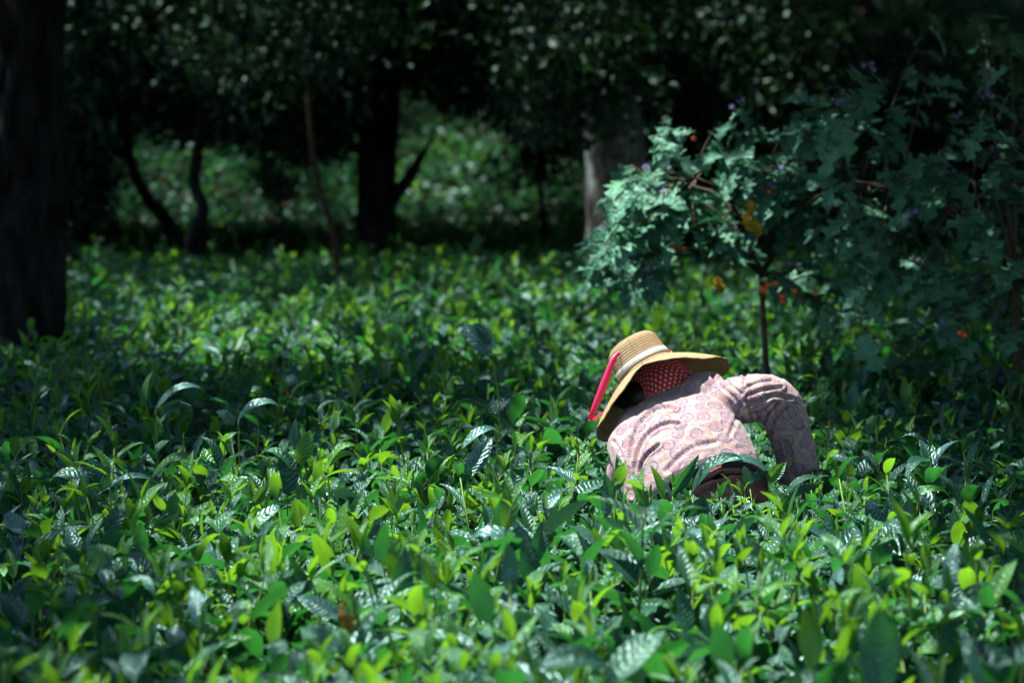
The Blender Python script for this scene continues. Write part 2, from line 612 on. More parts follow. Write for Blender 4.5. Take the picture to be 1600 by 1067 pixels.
r = random.Random(11)
CLUST = lib_collection('leaf_cluster', [tree_leaf_cluster(r, 75, .42, (.10, .17)).mesh('cluster', [M_TREE, M_BARK]) for _ in range(5)])
UNDERL = lib_collection('under_cluster', [tree_leaf_cluster(r, 60, .34, (.06, .13), droop=-.5).mesh('under', [M_UNDER, M_TWIG]) for _ in range(5)])

TREES = [  # label, category words, base x, base y, radius, control points (offset from base), bark
    dict(name='shade_tree', label='massive dark trunk standing in the tea at the left edge of the photo', px=22, y=19.3, r=.30, lean=(.0, 0), bark=0),
    dict(name='shade_tree', label='dark straight trunk with a short side branch, left of the bright lichen trunk', px=583, y=31, r=.178, lean=(.05, 0), bark=0, fork=True),
    dict(name='shade_tree', label='pale lichen covered trunk rising behind the straw hat', px=964, y=29, r=.262, lean=(.03, 0), bark=1),
]
SIDE = [(3.4, -2.0), (-3.8, 1.5), (4.6, 4.5), (-3.0, -6.0), (-5.2, 12.0), (-4.6, 26.5), (5.6, 20.5), (4.4, 32), (-6.5, 36), (6.8, 11.5), (5.8, 40), (-2.6, 47), (1.4, 49), (-6, 50), (5.0, 55), (-1.0, 62), (3.0, 66), (-5, 66), (-9.5, 19), (10, 27), (-10, 42), (10, 48)]  # near trees outside the frame are unseen, added to carry the shading canopy
tree_objs = []


def trunk_mesh(mb, base, r0, top, seed, bark_n=18, limbs=6, bend=.25, fork=False, first=3.4):
    rr = random.Random(seed)
    ctrl = [base + Vector((0, 0, -.2)), base + Vector((rr.uniform(-.05, .05), 0, 1.2))]
    h = 1.2
    while h < top:
        h += 1.6
        ctrl.append(base + Vector((rr.uniform(-bend, bend) * h * .15, rr.uniform(-bend, bend) * h * .15, min(h, top))))
    P = curve_pts(ctrl, 36)
    rad = [r0 * (1.0 - .72 * (i / 35)) * (1 + .35 * math.exp(-i / 1.5)) for i in range(36)]
    tube(mb, P, rad, bark_n, lump=.22, seed=seed)
    for k in range(limbs):
        i = int(36 * (first / top) + (k + .5) / limbs * (34 - 36 * first / top))
        i = max(2, min(34, i))
        a = k * 2.4 + rr.uniform(-.5, .5)
        L = rr.uniform(1.8, 3.2)
        s = P[i]
        e1 = s + Vector((math.cos(a) * L * .4, math.sin(a) * L * .4, .5))
        e2 = s + Vector((math.cos(a) * L, math.sin(a) * L, .9))
        tube(mb, curve_pts([s, e1, e2], 8), [rad[i] * .5 * (1 - .8 * j / 7) for j in range(8)], 7, lump=.1, seed=k)
        for q in range(3):
            a2 = a + rr.uniform(-1, 1)
            s2 = s.lerp(e2, .4 + .2 * q) + Vector((0, 0, .2))
            tube(mb, curve_pts([s2, s2 + Vector((math.cos(a2) * .5, math.sin(a2) * .5, .1)), s2 + Vector((math.cos(a2) * 1.1, math.sin(a2) * 1.1, -.1))], 5), [.025, .02, .014, .009, .004], 5)
    if fork:
        s = base + Vector((.1, -.02, 1.12))
        tube(mb, curve_pts([s, s + Vector((.18, 0, .2)), s + Vector((.27, 0, .36)), s + Vector((.36, .05, .5))], 9), [.08, .065, .055, .05, .045, .04, .03, .02, .01], 8, lump=.2)


allt = []
for i, t in enumerate(TREES):
    x = (t['px'] - 800) / FPX * t['y']
    base = Vector((x, t['y'], 0))
    root = empty(t['name'], base)
    tag(root, t['label'], 'tree')
    b = MB()
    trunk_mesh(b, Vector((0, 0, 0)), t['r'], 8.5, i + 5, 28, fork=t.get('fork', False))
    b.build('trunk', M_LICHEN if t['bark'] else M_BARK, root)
    allt.append((base, root))
SIDE_LABELS = [
    'tree beside the camera on the right whose boughs shade the near field', 'tree close to the camera on the left side of the field', 'tree to the right of the nearest tea, outside the right edge',
    'tree behind the camera on the left side of the field', 'tree standing just outside the left edge level with the picker', 'dark trunk behind and left of the massive left edge trunk',
    'tree hidden behind the tall dusky shrub at the right edge', 'tree standing between the lichen trunk and the right edge, behind the shrubs', 'far tree beyond the leaning stem at the left',
    'tree outside the right edge level with the picker', 'far tree behind the tall dusky shrub on the first rise of the slope', 'slope tree seen between the slender stems and the straight dark trunk',
    'slope tree straight behind the lichen covered trunk', 'slope tree behind the massive left edge trunk', 'slope tree high up behind the blue green shrub',
    'farthest tree behind the straight dark trunk', 'farthest tree on the slope right of the lichen trunk', 'farthest tree on the slope at the far left',
    'tree well outside the left edge near the massive trunk', 'tree well outside the right edge beyond the shrubs', 'tree at the foot of the slope well outside the left edge',
    'slope tree well outside the right edge']
for j, (x, y) in enumerate(SIDE):
    base = Vector((x, y, ground_z(x, y)))
    root = empty('forest_tree', base)
    tag(root, SIDE_LABELS[j], 'tree', 'dim forest trees around the field')
    b = MB()
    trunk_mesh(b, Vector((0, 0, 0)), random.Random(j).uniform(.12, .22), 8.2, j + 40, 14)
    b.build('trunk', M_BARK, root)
    allt.append((base, root))

# crowns: leaf clusters above the field, thinned where sun patches are wanted
r = random.Random(21)
per = {i: ([], [], [], []) for i in range(len(allt))}


def put(c, s=1.0):
    best = min(range(len(allt)), key=lambda i: (allt[i][0].x - c[0]) ** 2 + (allt[i][0].y - c[1]) ** 2)
    bx = allt[best][0]
    P_, R_, S_, I_ = per[best]
    P_.append((c[0] - bx.x, c[1] - bx.y, c[2] - bx.z)); R_.append((r.uniform(-.6, .6), r.uniform(-.6, .6), r.uniform(0, 6.28))); S_.append(s); I_.append(r.randrange(5))


NC = 0
for _ in range(46000):
    y = r.uniform(-9, 72)
    x = r.uniform(-11, 11)
    if y < 5 and x < 1.2: continue  # camera-side clusters on the right are added to darken that side
    z = 3.6 + 4.4 * r.random() + max(0, y - 37) * .12
    gz = TEA if y < 38 else ground_z(x, y) + .5
    t = (z - gz) / SUN.z
    gx, gy = x - SUN.x * t, y - SUN.y * t
    if y > 50 and r.random() < .3: continue
    if (gy > 5.5 and r.random() > -math.log(max(lit(gx, gy), .001)) / 6.5): continue
    put((x, y, z), r.uniform(.8, 1.25))
    NC += 1

# low hanging dark foliage in front of the far slope (photo rows 0..300)
def low_edge(px):
    k = [(-400, 420), (110, 400), (140, 200), (230, 195), (400, 215), (430, 250), (540, 230), (560, 130), (640, 120), (700, 160), (760, 175), (830, 200), (900, 235), (1000, 150), (1020, 260), (1200, 300), (1600, 420), (2000, 450)]
    for (a, b_), (c, d) in zip(k, k[1:]):
        if a <= px <= c: return b_ + (d - b_) * (px - a) / (c - a)
    return 300


for _ in range(3400):
    y = r.uniform(29.5, 35.5)
    px = r.uniform(-250, 1850)
    e = low_edge(px)
    py_ = e - abs(r.gauss(0, 1)) * 90 - 45
    if py_ < -300: continue
    p = W(px, py_, y)
    if p.z < ground_z(p.x, p.y) + .5: continue
    put(p, r.uniform(.6, 1.0))
# unseen leaf clusters added above the frame to darken the right-hand shrubs
for _ in range(900):
    x, y, z = r.uniform(1.9, 5.5), r.uniform(8.5, 18), r.uniform(2.95, 4.0)
    t = (z - TEA) / SUN.z
    if lit(x - SUN.x * t, y - SUN.y * t) > .3: continue
    put((x, y, z), r.uniform(.7, 1.1))
# branch with sun on it left of the lichen trunk
for _ in range(60):
    p = W(r.gauss(900, 55), 60 + r.gauss(0, 60) + 20, r.uniform(26.5, 28.5))
    put(p, r.uniform(.5, .8))
for i, (base, root) in enumerate(allt):
    P_, R_, S_, I_ = per[i]
    if not P_: continue
    c = scatter('crown', P_, R_, S_, I_, CLUST, root)
print('canopy', NC)

# thin young trees with bending stems
def sapling(label, ctrl, r0, r1, clusters, mat=M_BARK, cat='young tree'):
    P = [W(*c) for c in ctrl]
    root = empty('young_tree', (P[0].x, P[0].y, 0))
    tag(root, label, cat)
    o = Vector(root.location)
    pts_ = [Vector((0, 0, 0))] + [p - o for p in P]
    b = MB()
    q = curve_pts(pts_, 22)
    tube(b, q, [r0 + (r1 - r0) * i / 21 for i in range(22)], 9, lump=.15, seed=len(label))
    b.build('trunk', mat, root)
    pp, rr_, ss, ii = [], [], [], []
    for (a, b_, y, sx, sy, n_, s) in clusters:
        for _ in range(n_):
            p = W(r.gauss(a, sx), r.gauss(b_, sy), y + r.uniform(-.5, .5)) - o
            pp.append(p); rr_.append((r.uniform(-.6, .6), r.uniform(-.6, .6), r.uniform(0, 6.28))); ss.append(s * r.uniform(.7, 1.2)); ii.append(r.randrange(5))
    scatter('crown', pp, rr_, ss, ii, CLUST, root)


sapling('leaning dark stem curving up to the left, paired with an upright stem', [(270, 365, 33), (235, 315, 33), (207, 262, 33), (200, 190, 33), (215, 60, 33), (225, -100, 33)], .07, .03, [(210, 90, 33, 60, 50, 26, .7)])
sapling('slender dark upright stem with a kink, beside the leaning stem', [(298, 392, 29), (318, 330, 29), (303, 285, 29), (312, 215, 29), (330, 90, 29), (340, -120, 29)], .06, .03, [(330, 70, 29, 60, 50, 22, .6)])
sapling('thin brown leaning stem in front of the straight dark trunk', [(527, 415, 26.5), (515, 345, 26.5), (497, 280, 26.5), (485, 200, 26.5), (478, 60, 26.5), (470, -120, 26.5)], .026, .016, [(480, 40, 26.5, 70, 60, 22, .6)], simple_mat('dull brown stem', (.022, .014, .010), .9, 20, .4, .004, (.05, .033, .024), spec=.15))
sapling('small dark bushy sapling between the slender stems and the trunk', [(440, 350, 30), (440, 300, 30), (438, 260, 30)], .02, .01, [(440, 290, 30, 14, 28, 14, .32)])
sapling('dark drooping sapling left of the lichen covered trunk', [(850, 380, 33), (845, 300, 33), (835, 200, 33)], .03, .015, [(842, 225, 33, 26, 36, 26, .42)])

pst = W(484, 345, 33.5)
b = MB()  # short pale lumpy upright, narrowing at the top
tube(b, [Vector((0, 0, 0)), Vector((.01, 0, .3)), Vector((-.01, 0, .62)), Vector((.02, 0, .86)), Vector((.03, 0, .98))], [.06, .052, .05, .045, .02], 9, lump=.3, seed=4)
o = b.build('broken_stump', simple_mat('pale bare wood', (.20, .19, .16), .9, 12, .4, .01, (.45, .43, .38)))
o.location = (pst.x, 33.5, 0)
tag(o, 'small pale broken stump seen dimly between the thin brown stem and the dark sapling', 'stump')

# undergrowth covering the far slope
r = random.Random(31)
pts, rots, scl, idx = [], [], [], []
for _ in range(19000):
    y = 36 + 36 * r.random() ** 1.5
    hw = .1335 * y + 3
    x = r.uniform(-hw, hw)
    z = ground_z(x, y) + r.uniform(.05, .75) + .35 * noise.noise(Vector((x * .5, y * .5, 1)))
    pts.append((x, y, z)); rots.append((r.uniform(-.4, .4), r.uniform(-.4, .4), r.uniform(0, 6.28))); scl.append(r.uniform(.8, 1.5)); idx.append(r.randrange(5))
tag(scatter('undergrowth', pts, rots, scl, idx, UNDERL), 'tangled green undergrowth on the slope behind the trunks', 'undergrowth', kind='stuff')


# ------------------------------------------------------------------ tea shoots standing clear of the mass
def leaf_mesh(L, wd, bend, fold, mat, nseg=9, nw=4, wave=.05, seed=0, var=.5):
    b = MB()
    V, F, UV = leaf_geo(L, wd, bend, fold, wave, nseg, nw, seed)
    b.add(V, F, UV, var)
    return b.mesh('leaf', [mat])


r = random.Random(44)
SH_LEAF = [leaf_mesh(L, L * r.uniform(.29, .37), r.uniform(.3, 1.1), r.uniform(.35, .75), m, 8, 4, r.uniform(0, .1), r.uniform(0, 6), r.random())
           for m in (M_TEA, M_YOUNG, M_OLD) for L in (.07, .09, .11, .13)]
b = MB(); tube(b, [Vector((0, 0, -.35)), Vector((0, 0, 0)), Vector((.004, 0, .12)), Vector((0, .006, .25))], [.0035, .003, .0026, .0014], 6); SH_STEM = b.mesh('stem', [M_STEM])
b = MB()
V, F, UV = leaf_geo(.045, .011, .1, .9, 0, 5, 2); b.add(V, F, UV, .8); SH_BUD = b.mesh('bud', [M_YOUNG])


def orient(o, base, d, up):
    d = Vector(d).normalized()
    n_ = Vector(up); n_ = (n_ - d * n_.dot(d)).normalized()
    x = d.cross(n_)
    m = Matrix((x, d, n_)).transposed().to_4x4()
    m.translation = base
    o.matrix_local = m


def part(name, me, parent):
    o = bpy.data.objects.new(name, me)
    COL.objects.link(o)
    o.parent = parent
    return o


def make_shoot(x, y, z, r, label, group=None, n=5, h=.25, kinds=(0, 1), sc_=1.0):
    root = empty('tea_shoot', (x, y, z))
    root.rotation_euler = (r.gauss(0, .15), r.gauss(0, .15), 0)
    root.scale = (sc_, sc_, sc_)
    tag(root, label, 'tea shoot', group)
    st = part('stem', SH_STEM, root)
    ph = r.uniform(0, 6.28)
    for i in range(n):
        t = i / (n - 1)
        ph += 2.4 + r.uniform(-.4, .4)
        el = R(10 + 50 * t + r.uniform(-15, 25))
        d = Vector((math.cos(ph) * math.cos(el), math.sin(ph) * math.cos(el), math.sin(el)))
        up = Vector((-math.cos(ph) * math.sin(el) + r.uniform(-.3, .3), -math.sin(ph) * math.sin(el) + r.uniform(-.3, .3), math.cos(el)))
        kk = r.choice(kinds) * 4 + max(0, min(3, int(3.4 - 2.6 * t + r.uniform(-.6, .6))))
        o = part('leaf', SH_LEAF[kk], root)
        orient(o, Vector((0, 0, .06 + .19 * t)), d, up)
    o = part('bud', SH_BUD, root)
    orient(o, Vector((0, 0, .25)), Vector((r.uniform(-.2, .2), r.uniform(-.2, .2), 1)), Vector((0, -1, 0)))
    return root


LOOKS = {(0, 1): 'mixed dark and bright', (0, 2): 'plain and pale', (1, 1): 'all yellow green', (0, 0): 'all dark green'}


def shoot_label(x, y, kinds, n):
    a, b_ = proj((x, y, TEA))
    dep = 'in blurred nearest tea' if y < 8.6 else 'in sunny tea before picker' if y < 11 else 'in tea level with picker' if y < 13.5 else 'in tea beyond picker'
    lat = 'far left' if a < 400 else 'left of centre' if a < 800 else 'right of centre' if a < 1250 else 'far right'
    return '%s-leaved tea shoot, %s, %s, %s' % ({4: 'four', 5: 'five', 6: 'six'}[n], LOOKS[kinds], dep, lat)


cnt = 0
while cnt < 235:
    y = 7.2 + 12.5 * r.random() ** 1.25
    x = r.uniform(-1, 1) * (.1335 * y + .25)
    if in_person(x, y, .12): continue
    a, b_ = proj((x, y, TEA + .1))
    if 900 < a < 1310 and 600 < b_ < 900 and y < 11.8: continue
    kk_, nn_ = r.choice([(0, 1), (0, 2), (1, 1), (0, 0), (0, 2)]), r.randint(4, 6)
    make_shoot(x, y, tea_top(x, y) - .26 + r.uniform(-.05, .05), r, shoot_label(x, y, kk_, nn_), 'tea shoots standing above the bushes', nn_, kinds=kk_, sc_=r.uniform(1.05, 1.5))
    cnt += 1


for k in range(16):
    x, y = .28 + .6 * (k + r.random()) / 16, r.uniform(10.85, 11.2)
    kk_, nn_ = r.choice([(0, 1), (0, 2), (0, 0)]), r.randint(4, 6)
    make_shoot(x, y, .585 + r.uniform(-.03, .03), r, 'tea shoot, leaves %s, %s, in the row before the trousers' % (LOOKS[kk_], ('leftmost', 'at the left', 'below the hem', 'at the right')[k // 4]), 'tea shoots before the trousers', nn_, kinds=kk_, sc_=r.uniform(.9, 1.05))

# shoots that carry one leaf that stands out; leaves given by base, tip and width in photo pixels
def hero(label, y, leaves, stem=None, cat='tea shoot', name='tea_shoot'):
    """leaves: (bx, by, tx, ty, width, mat, face, depth)"""
    b0 = W(leaves[0][0], leaves[0][1], y)
    root = empty(name, (b0.x, b0.y, b0.z - .02))
    tag(root, label, cat)
    o0 = Vector(root.location)
    bb = MB()
    if stem is None: stem = [(leaves[0][0] + 3, leaves[0][1] + 90)]
    lo = [W(s[0], s[1], y) - o0 for s in stem]
    down = lo[-1] + Vector((0, 0, -.25))
    P = [b0 - o0] + lo + [down]
    tube(bb, curve_pts(P, 10), [.0016 + .002 * i / 9 for i in range(10)], 6)
    bb.build('stem', M_STEM, root)
    for (bx, by, tx, ty, wd, mat, face, dep) in leaves:
        pb, pt = W(bx, by, y), W(tx, ty, y + dep)
        d = pt - pb
        L = d.length
        w_m = wd / FPX * y
        bend, fold = {'top': (.7, .3), 'cam': (.25, .3), 'arch': (1.3, .3), 'side': (.4, .7)}[face]
        up = {'top': Vector((0, -.7, .8)), 'cam': Vector((.1, -1, .25)), 'arch': Vector((0, -.45, 1)), 'side': Vector((.3, -.8, .3))}[face]
        # lift the start so that the bent leaf still ends at its tip
        dd = (d.normalized() + up.normalized() * bend * .45).normalized()
        me = leaf_mesh(L * (1 + bend * .12), w_m, bend, fold, mat, 12, 6, .06, bx * .7, (bx * 13 % 97) / 97)
        o = part('leaf', me, root)
        orient(o, pb - o0, dd, up)


T, Yg, O_, D_ = M_TEA, M_YOUNG, M_OLD, M_DEAD
hero('dark bluish tea leaf raised alone on a stem left of the hat, above the mass', 13.2, [(768, 552, 724, 506, 34, O_, 'cam', .05), (764, 540, 742, 505, 20, T, 'side', .05), (778, 598, 790, 578, 22, T, 'top', 0)], [(776, 600), (780, 640)])
hero('shoot with a pale quilted leaf pointing up right in the middle of the field', 11.3, [(728, 744, 768, 684, 30, O_, 'cam', .05), (722, 700, 783, 664, 20, O_, 'arch', .05), (735, 748, 712, 722, 24, T, 'cam', 0)])
hero('shoot with a long pale grey green leaf lying flat across the foreground', 9.3, [(830, 866, 733, 826, 36, O_, 'arch', 0), (832, 862, 800, 812, 20, O_, 'cam', 0), (836, 880, 850, 812, 26, T, 'cam', 0)], [(838, 950)])
hero('large bright yellow green shoot near the bottom left of centre', 8.9, [(634, 930, 614, 838, 46, Yg, 'cam', 0), (636, 985, 574, 930, 34, Yg, 'arch', 0), (637, 960, 660, 880, 26, T, 'cam', 0)], [(638, 1000)])
hero('tall shoot crossing the picker trousers with a leaf pointing up right', 10.75, [(1081, 768, 1150, 692, 26, T, 'arch', 0), (1050, 775, 1092, 712, 18, T, 'side', 0), (1074, 800, 1058, 770, 26, Yg, 'cam', 0), (1078, 835, 1100, 775, 40, T, 'cam', 0)], [(1076, 800), (1080, 880)])
hero('shoot with one arched glossy leaf over the waist of the picker', 10.8, [(1200, 735, 1116, 722, 24, O_, 'arch', 0), (1198, 738, 1175, 752, 18, T, 'top', 0), (1200, 752, 1228, 722, 20, Yg, 'cam', 0)], [(1203, 790), (1215, 850)])
hero('shoot with a long bright leaf pointing to the cuff of the picker', 10.7, [(1225, 775, 1282, 735, 16, T, 'arch', 0), (1232, 778, 1278, 757, 20, T, 'top', 0), (1240, 800, 1215, 770, 26, Yg, 'cam', 0)])
hero('broad leafed shoot with a big plain green leaf below the trousers', 9.9, [(1190, 882, 1078, 838, 38, T, 'arch', 0), (1192, 870, 1235, 865, 22, Yg, 'top', 0), (1190, 905, 1165, 930, 30, T, 'cam', 0)])
hero('shoot with a blunt squarish green leaf with a hole, right of the cuff', 11.6, [(1456, 757, 1430, 712, 40, Yg, 'cam', 0), (1450, 790, 1410, 765, 24, T, 'top', 0)])
hero('shoot with a narrow bright leaf rising to the right under the squarish leaf', 11.2, [(1405, 792, 1486, 760, 24, Yg, 'arch', 0), (1408, 800, 1390, 765, 24, T, 'cam', 0)])
hero('shoot with three broad pale glossy leaves facing the camera on the right', 10.7, [(1378, 838, 1354, 780, 32, O_, 'cam', 0), (1395, 836, 1388, 778, 28, O_, 'cam', 0), (1410, 834, 1418, 782, 26, O_, 'cam', 0)], [(1400, 880)])
hero('shoot with a single round yellow green leaf near the lower left corner', 9.0, [(62, 943, 60, 892, 42, Yg, 'cam', 0), (66, 960, 90, 925, 20, T, 'cam', 0)])
hero('shoot with a long pale leaf angled up right in the dark band of tea', 12.4, [(372, 656, 434, 620, 24, O_, 'arch', 0), (366, 664, 340, 640, 20, T, 'top', 0)])
hero('shoot with a narrow pale leaf pointing to the upper right at far left', 12.8, [(243, 640, 314, 591, 20, O_, 'arch', 0), (250, 648, 296, 630, 18, T, 'top', 0)])
hero('broad green leafed shoot at the left with a long pale leaf lying across it', 11.0, [(158, 780, 82, 728, 40, T, 'arch', 0), (154, 772, 252, 744, 18, O_, 'arch', 0), (165, 768, 140, 715, 36, T, 'cam', 0)])
hero('shoot with a bright green leaf rising right above the long pale leaf', 11.4, [(236, 748, 312, 702, 24, Yg, 'arch', 0), (232, 756, 210, 730, 22, T, 'cam', 0)])
hero('shoot with an orange brown dying leaf near the bottom of the photo', 8.7, [(556, 990, 532, 942, 30, D_, 'cam', 0), (560, 992, 574, 950, 22, D_, 'cam', 0), (556, 1000, 590, 985, 24, T, 'top', 0)])
hero('tall shoot of narrow upright green leaves in the blurred foreground', 8.8, [(716, 1000, 705, 930, 36, Yg, 'cam', 0), (712, 985, 770, 855, 28, T, 'side', 0), (745, 960, 800, 905, 22, Yg, 'arch', 0)])
hero('shoot with a pale leaf catching the sun at the far edge of the lit tea', 15.5, [(606, 476, 642, 450, 14, O_, 'arch', 0), (608, 496, 638, 466, 14, Yg, 'arch', 0)])
hero('shoot with one broad dark leaf facing the camera among bright young ones', 10.9, [(448, 772, 446, 704, 38, T, 'cam', 0), (462, 740, 420, 690, 22, T, 'arch', 0)])
hero('shoot with a bright yellow leaf tilting down right, left of the broad dark leaf', 10.6, [(398, 785, 346, 734, 26, Yg, 'arch', 0), (395, 790, 425, 750, 18, Yg, 'cam', 0)])
hero('shoot with a large rounded green leaf upright at the lower right edge', 9.2, [(1572, 992, 1566, 900, 42, T, 'cam', 0), (1575, 985, 1600, 905, 26, T, 'side', 0)])
hero('blurred shoot with a wide bright leaf in the bottom right foreground', 8.0, [(1520, 1040, 1428, 1010, 44, Yg, 'arch', 0), (1524, 1050, 1570, 970, 26, Yg, 'arch', 0)])
hero('shoot with a quilted pale leaf facing the camera left of the fallow centre', 10.0, [(590, 872, 594, 812, 40, O_, 'cam', 0), (600, 880, 570, 850, 22, T, 'top', 0)])
hero('fresh shoot with a pair of bright upright leaves left of the pale quilted leaf', 11.2, [(470, 722, 484, 672, 28, Yg, 'cam', 0), (474, 728, 452, 700, 22, Yg, 'arch', 0)])
hero('fresh shoot with two bright leaves rising right in the sun', 11.1, [(512, 724, 552, 684, 18, Yg, 'arch', 0), (514, 730, 556, 702, 16, Yg, 'arch', 0)])
hero('shoot with two pale narrow leaves one above the other in the right foreground', 9.9, [(1332, 910, 1390, 845, 22, O_, 'side', 0), (1336, 930, 1400, 888, 18, O_, 'arch', 0)])
hero('blurred pale shoot with folded leaves at the bottom left of centre', 8.0, [(285, 1010, 262, 978, 34, O_, 'arch', 0), (300, 1060, 250, 1010, 30, T, 'cam', 0)])


# ------------------------------------------------------------------ nightshade shrubs on the right
def lobed_leaf(L, wd, bend, seed):
    rr = random.Random(seed)
    V, UV, F = [], [], []
    ns = 14
    y = z = 0
    for i in range(ns + 1):
        t = i / ns
        ang = -bend * t * 1.4
        if i:
            y += L / ns * math.cos(ang); z += L / ns * math.sin(ang)
        env = math.sin(math.pi * min(1, t ** .75 * .99 + .01)) ** .7
        lob = .72 + .34 * math.cos((t * 3.3 - .45) * 2 * math.pi)
        for u in (-1, -.5, 0, .5, 1):
            w = wd / 2 * max(.03, env * (lob if abs(u) == 1 else (lob * .6 + .4 if u else 1)))
            V.append((u * w, y + (abs(u) * wd * .08), z + .22 * abs(u) * w + .05 * w * math.sin(t * 15 + seed) * abs(u)))
            UV.append((u / 2 + .5, t))
    for i in range(ns):
        for k in range(4):
            a = i * 5 + k
            F.append((a, a + 1, a + 6, a + 5))
    b = MB(); b.add(V, F, UV, rr.random())
    return b


r = random.Random(77)
LOBE = [lobed_leaf(L, L * .66, r.uniform(.3, .9), k) for k, L in enumerate((.075, .095, .115, .135, .15, .17, .19))]
LOBE_ME = [b.mesh('leaf', [M_SHRUB]) for b in LOBE]
LOBE_Y = [lobed_leaf(.10, .06, .9, 31).mesh('leaf', [M_YELLOW])]
b = MB()
for k in range(5):
    a = k * 1.2566
    V, F, UV = leaf_geo(.014, .009, .2, .1, 0, 3, 2)
    b.add(place(V, (0, 0, 0), Vector((math.cos(a), math.sin(a), .35)), Vector((0, 0, 1))), F, UV)
tube(b, [Vector((0, 0, 0)), Vector((0, 0, .008))], [.003, .001], 5, mi=1)
M_FLOW = simple_mat('violet flower', (.11, .10, .27), .6)
M_SHSTEM = simple_mat('dark shrub stem', (.03, .022, .015), .8, 30, .4, .001, (.06, .05, .03))
M_ANTH = simple_mat('yellow anther', (.6, .45, .05), .6)
FLOWER = b.mesh('flower', [M_FLOW, M_ANTH])
b = MB()
for i in range(1):
    n_, m_ = 10, 6
    V = [(0, 0, -.0065)] + [(.0068 * math.sin(math.pi * j / m_) * math.cos(2 * math.pi * k / n_), .0068 * math.sin(math.pi * j / m_) * math.sin(2 * math.pi * k / n_), -.0065 * math.cos(math.pi * j / m_)) for j in range(1, m_) for k in range(n_)] + [(0, 0, .0065)]
    F = [(0, 1 + (k + 1) % n_, 1 + k) for k in range(n_)]
    for j in range(m_ - 2):
        for k in range(n_):
            F.append((1 + j * n_ + k, 1 + j * n_ + (k + 1) % n_, 1 + (j + 1) * n_ + (k + 1) % n_, 1 + (j + 1) * n_ + k))
    F += [(1 + (m_ - 2) * n_ + k, 1 + (m_ - 2) * n_ + (k + 1) % n_, len(V) - 1) for k in range(n_)]
    b.add(V, F)
tube(b, [Vector((0, 0, .006)), Vector((.003, 0, .02))], [.001, .001], 4, mi=1)
M_BERRY = simple_mat('orange berry', (.62, .10, .02), .3)
BERRY = b.mesh('berry', [M_BERRY, M_TWIG])


def interp(k, x):
    if x <= k[0][0]: return k[0][1]
    for (a, b_), (c, d) in zip(k, k[1:]):
        if a <= x <= c: return b_ + (d - b_) * (x - a) / (c - a)
    return k[-1][1]


TOPE = [(925, 425), (960, 300), (1000, 190), (1060, 185), (1150, 170), (1230, 120), (1300, 80), (1400, 30), (1500, 0), (1600, -30), (1900, -60)]
BOTE = [(925, 450), (1000, 450), (1100, 400), (1200, 415), (1300, 520), (1400, 610), (1600, 640), (1900, 660)]


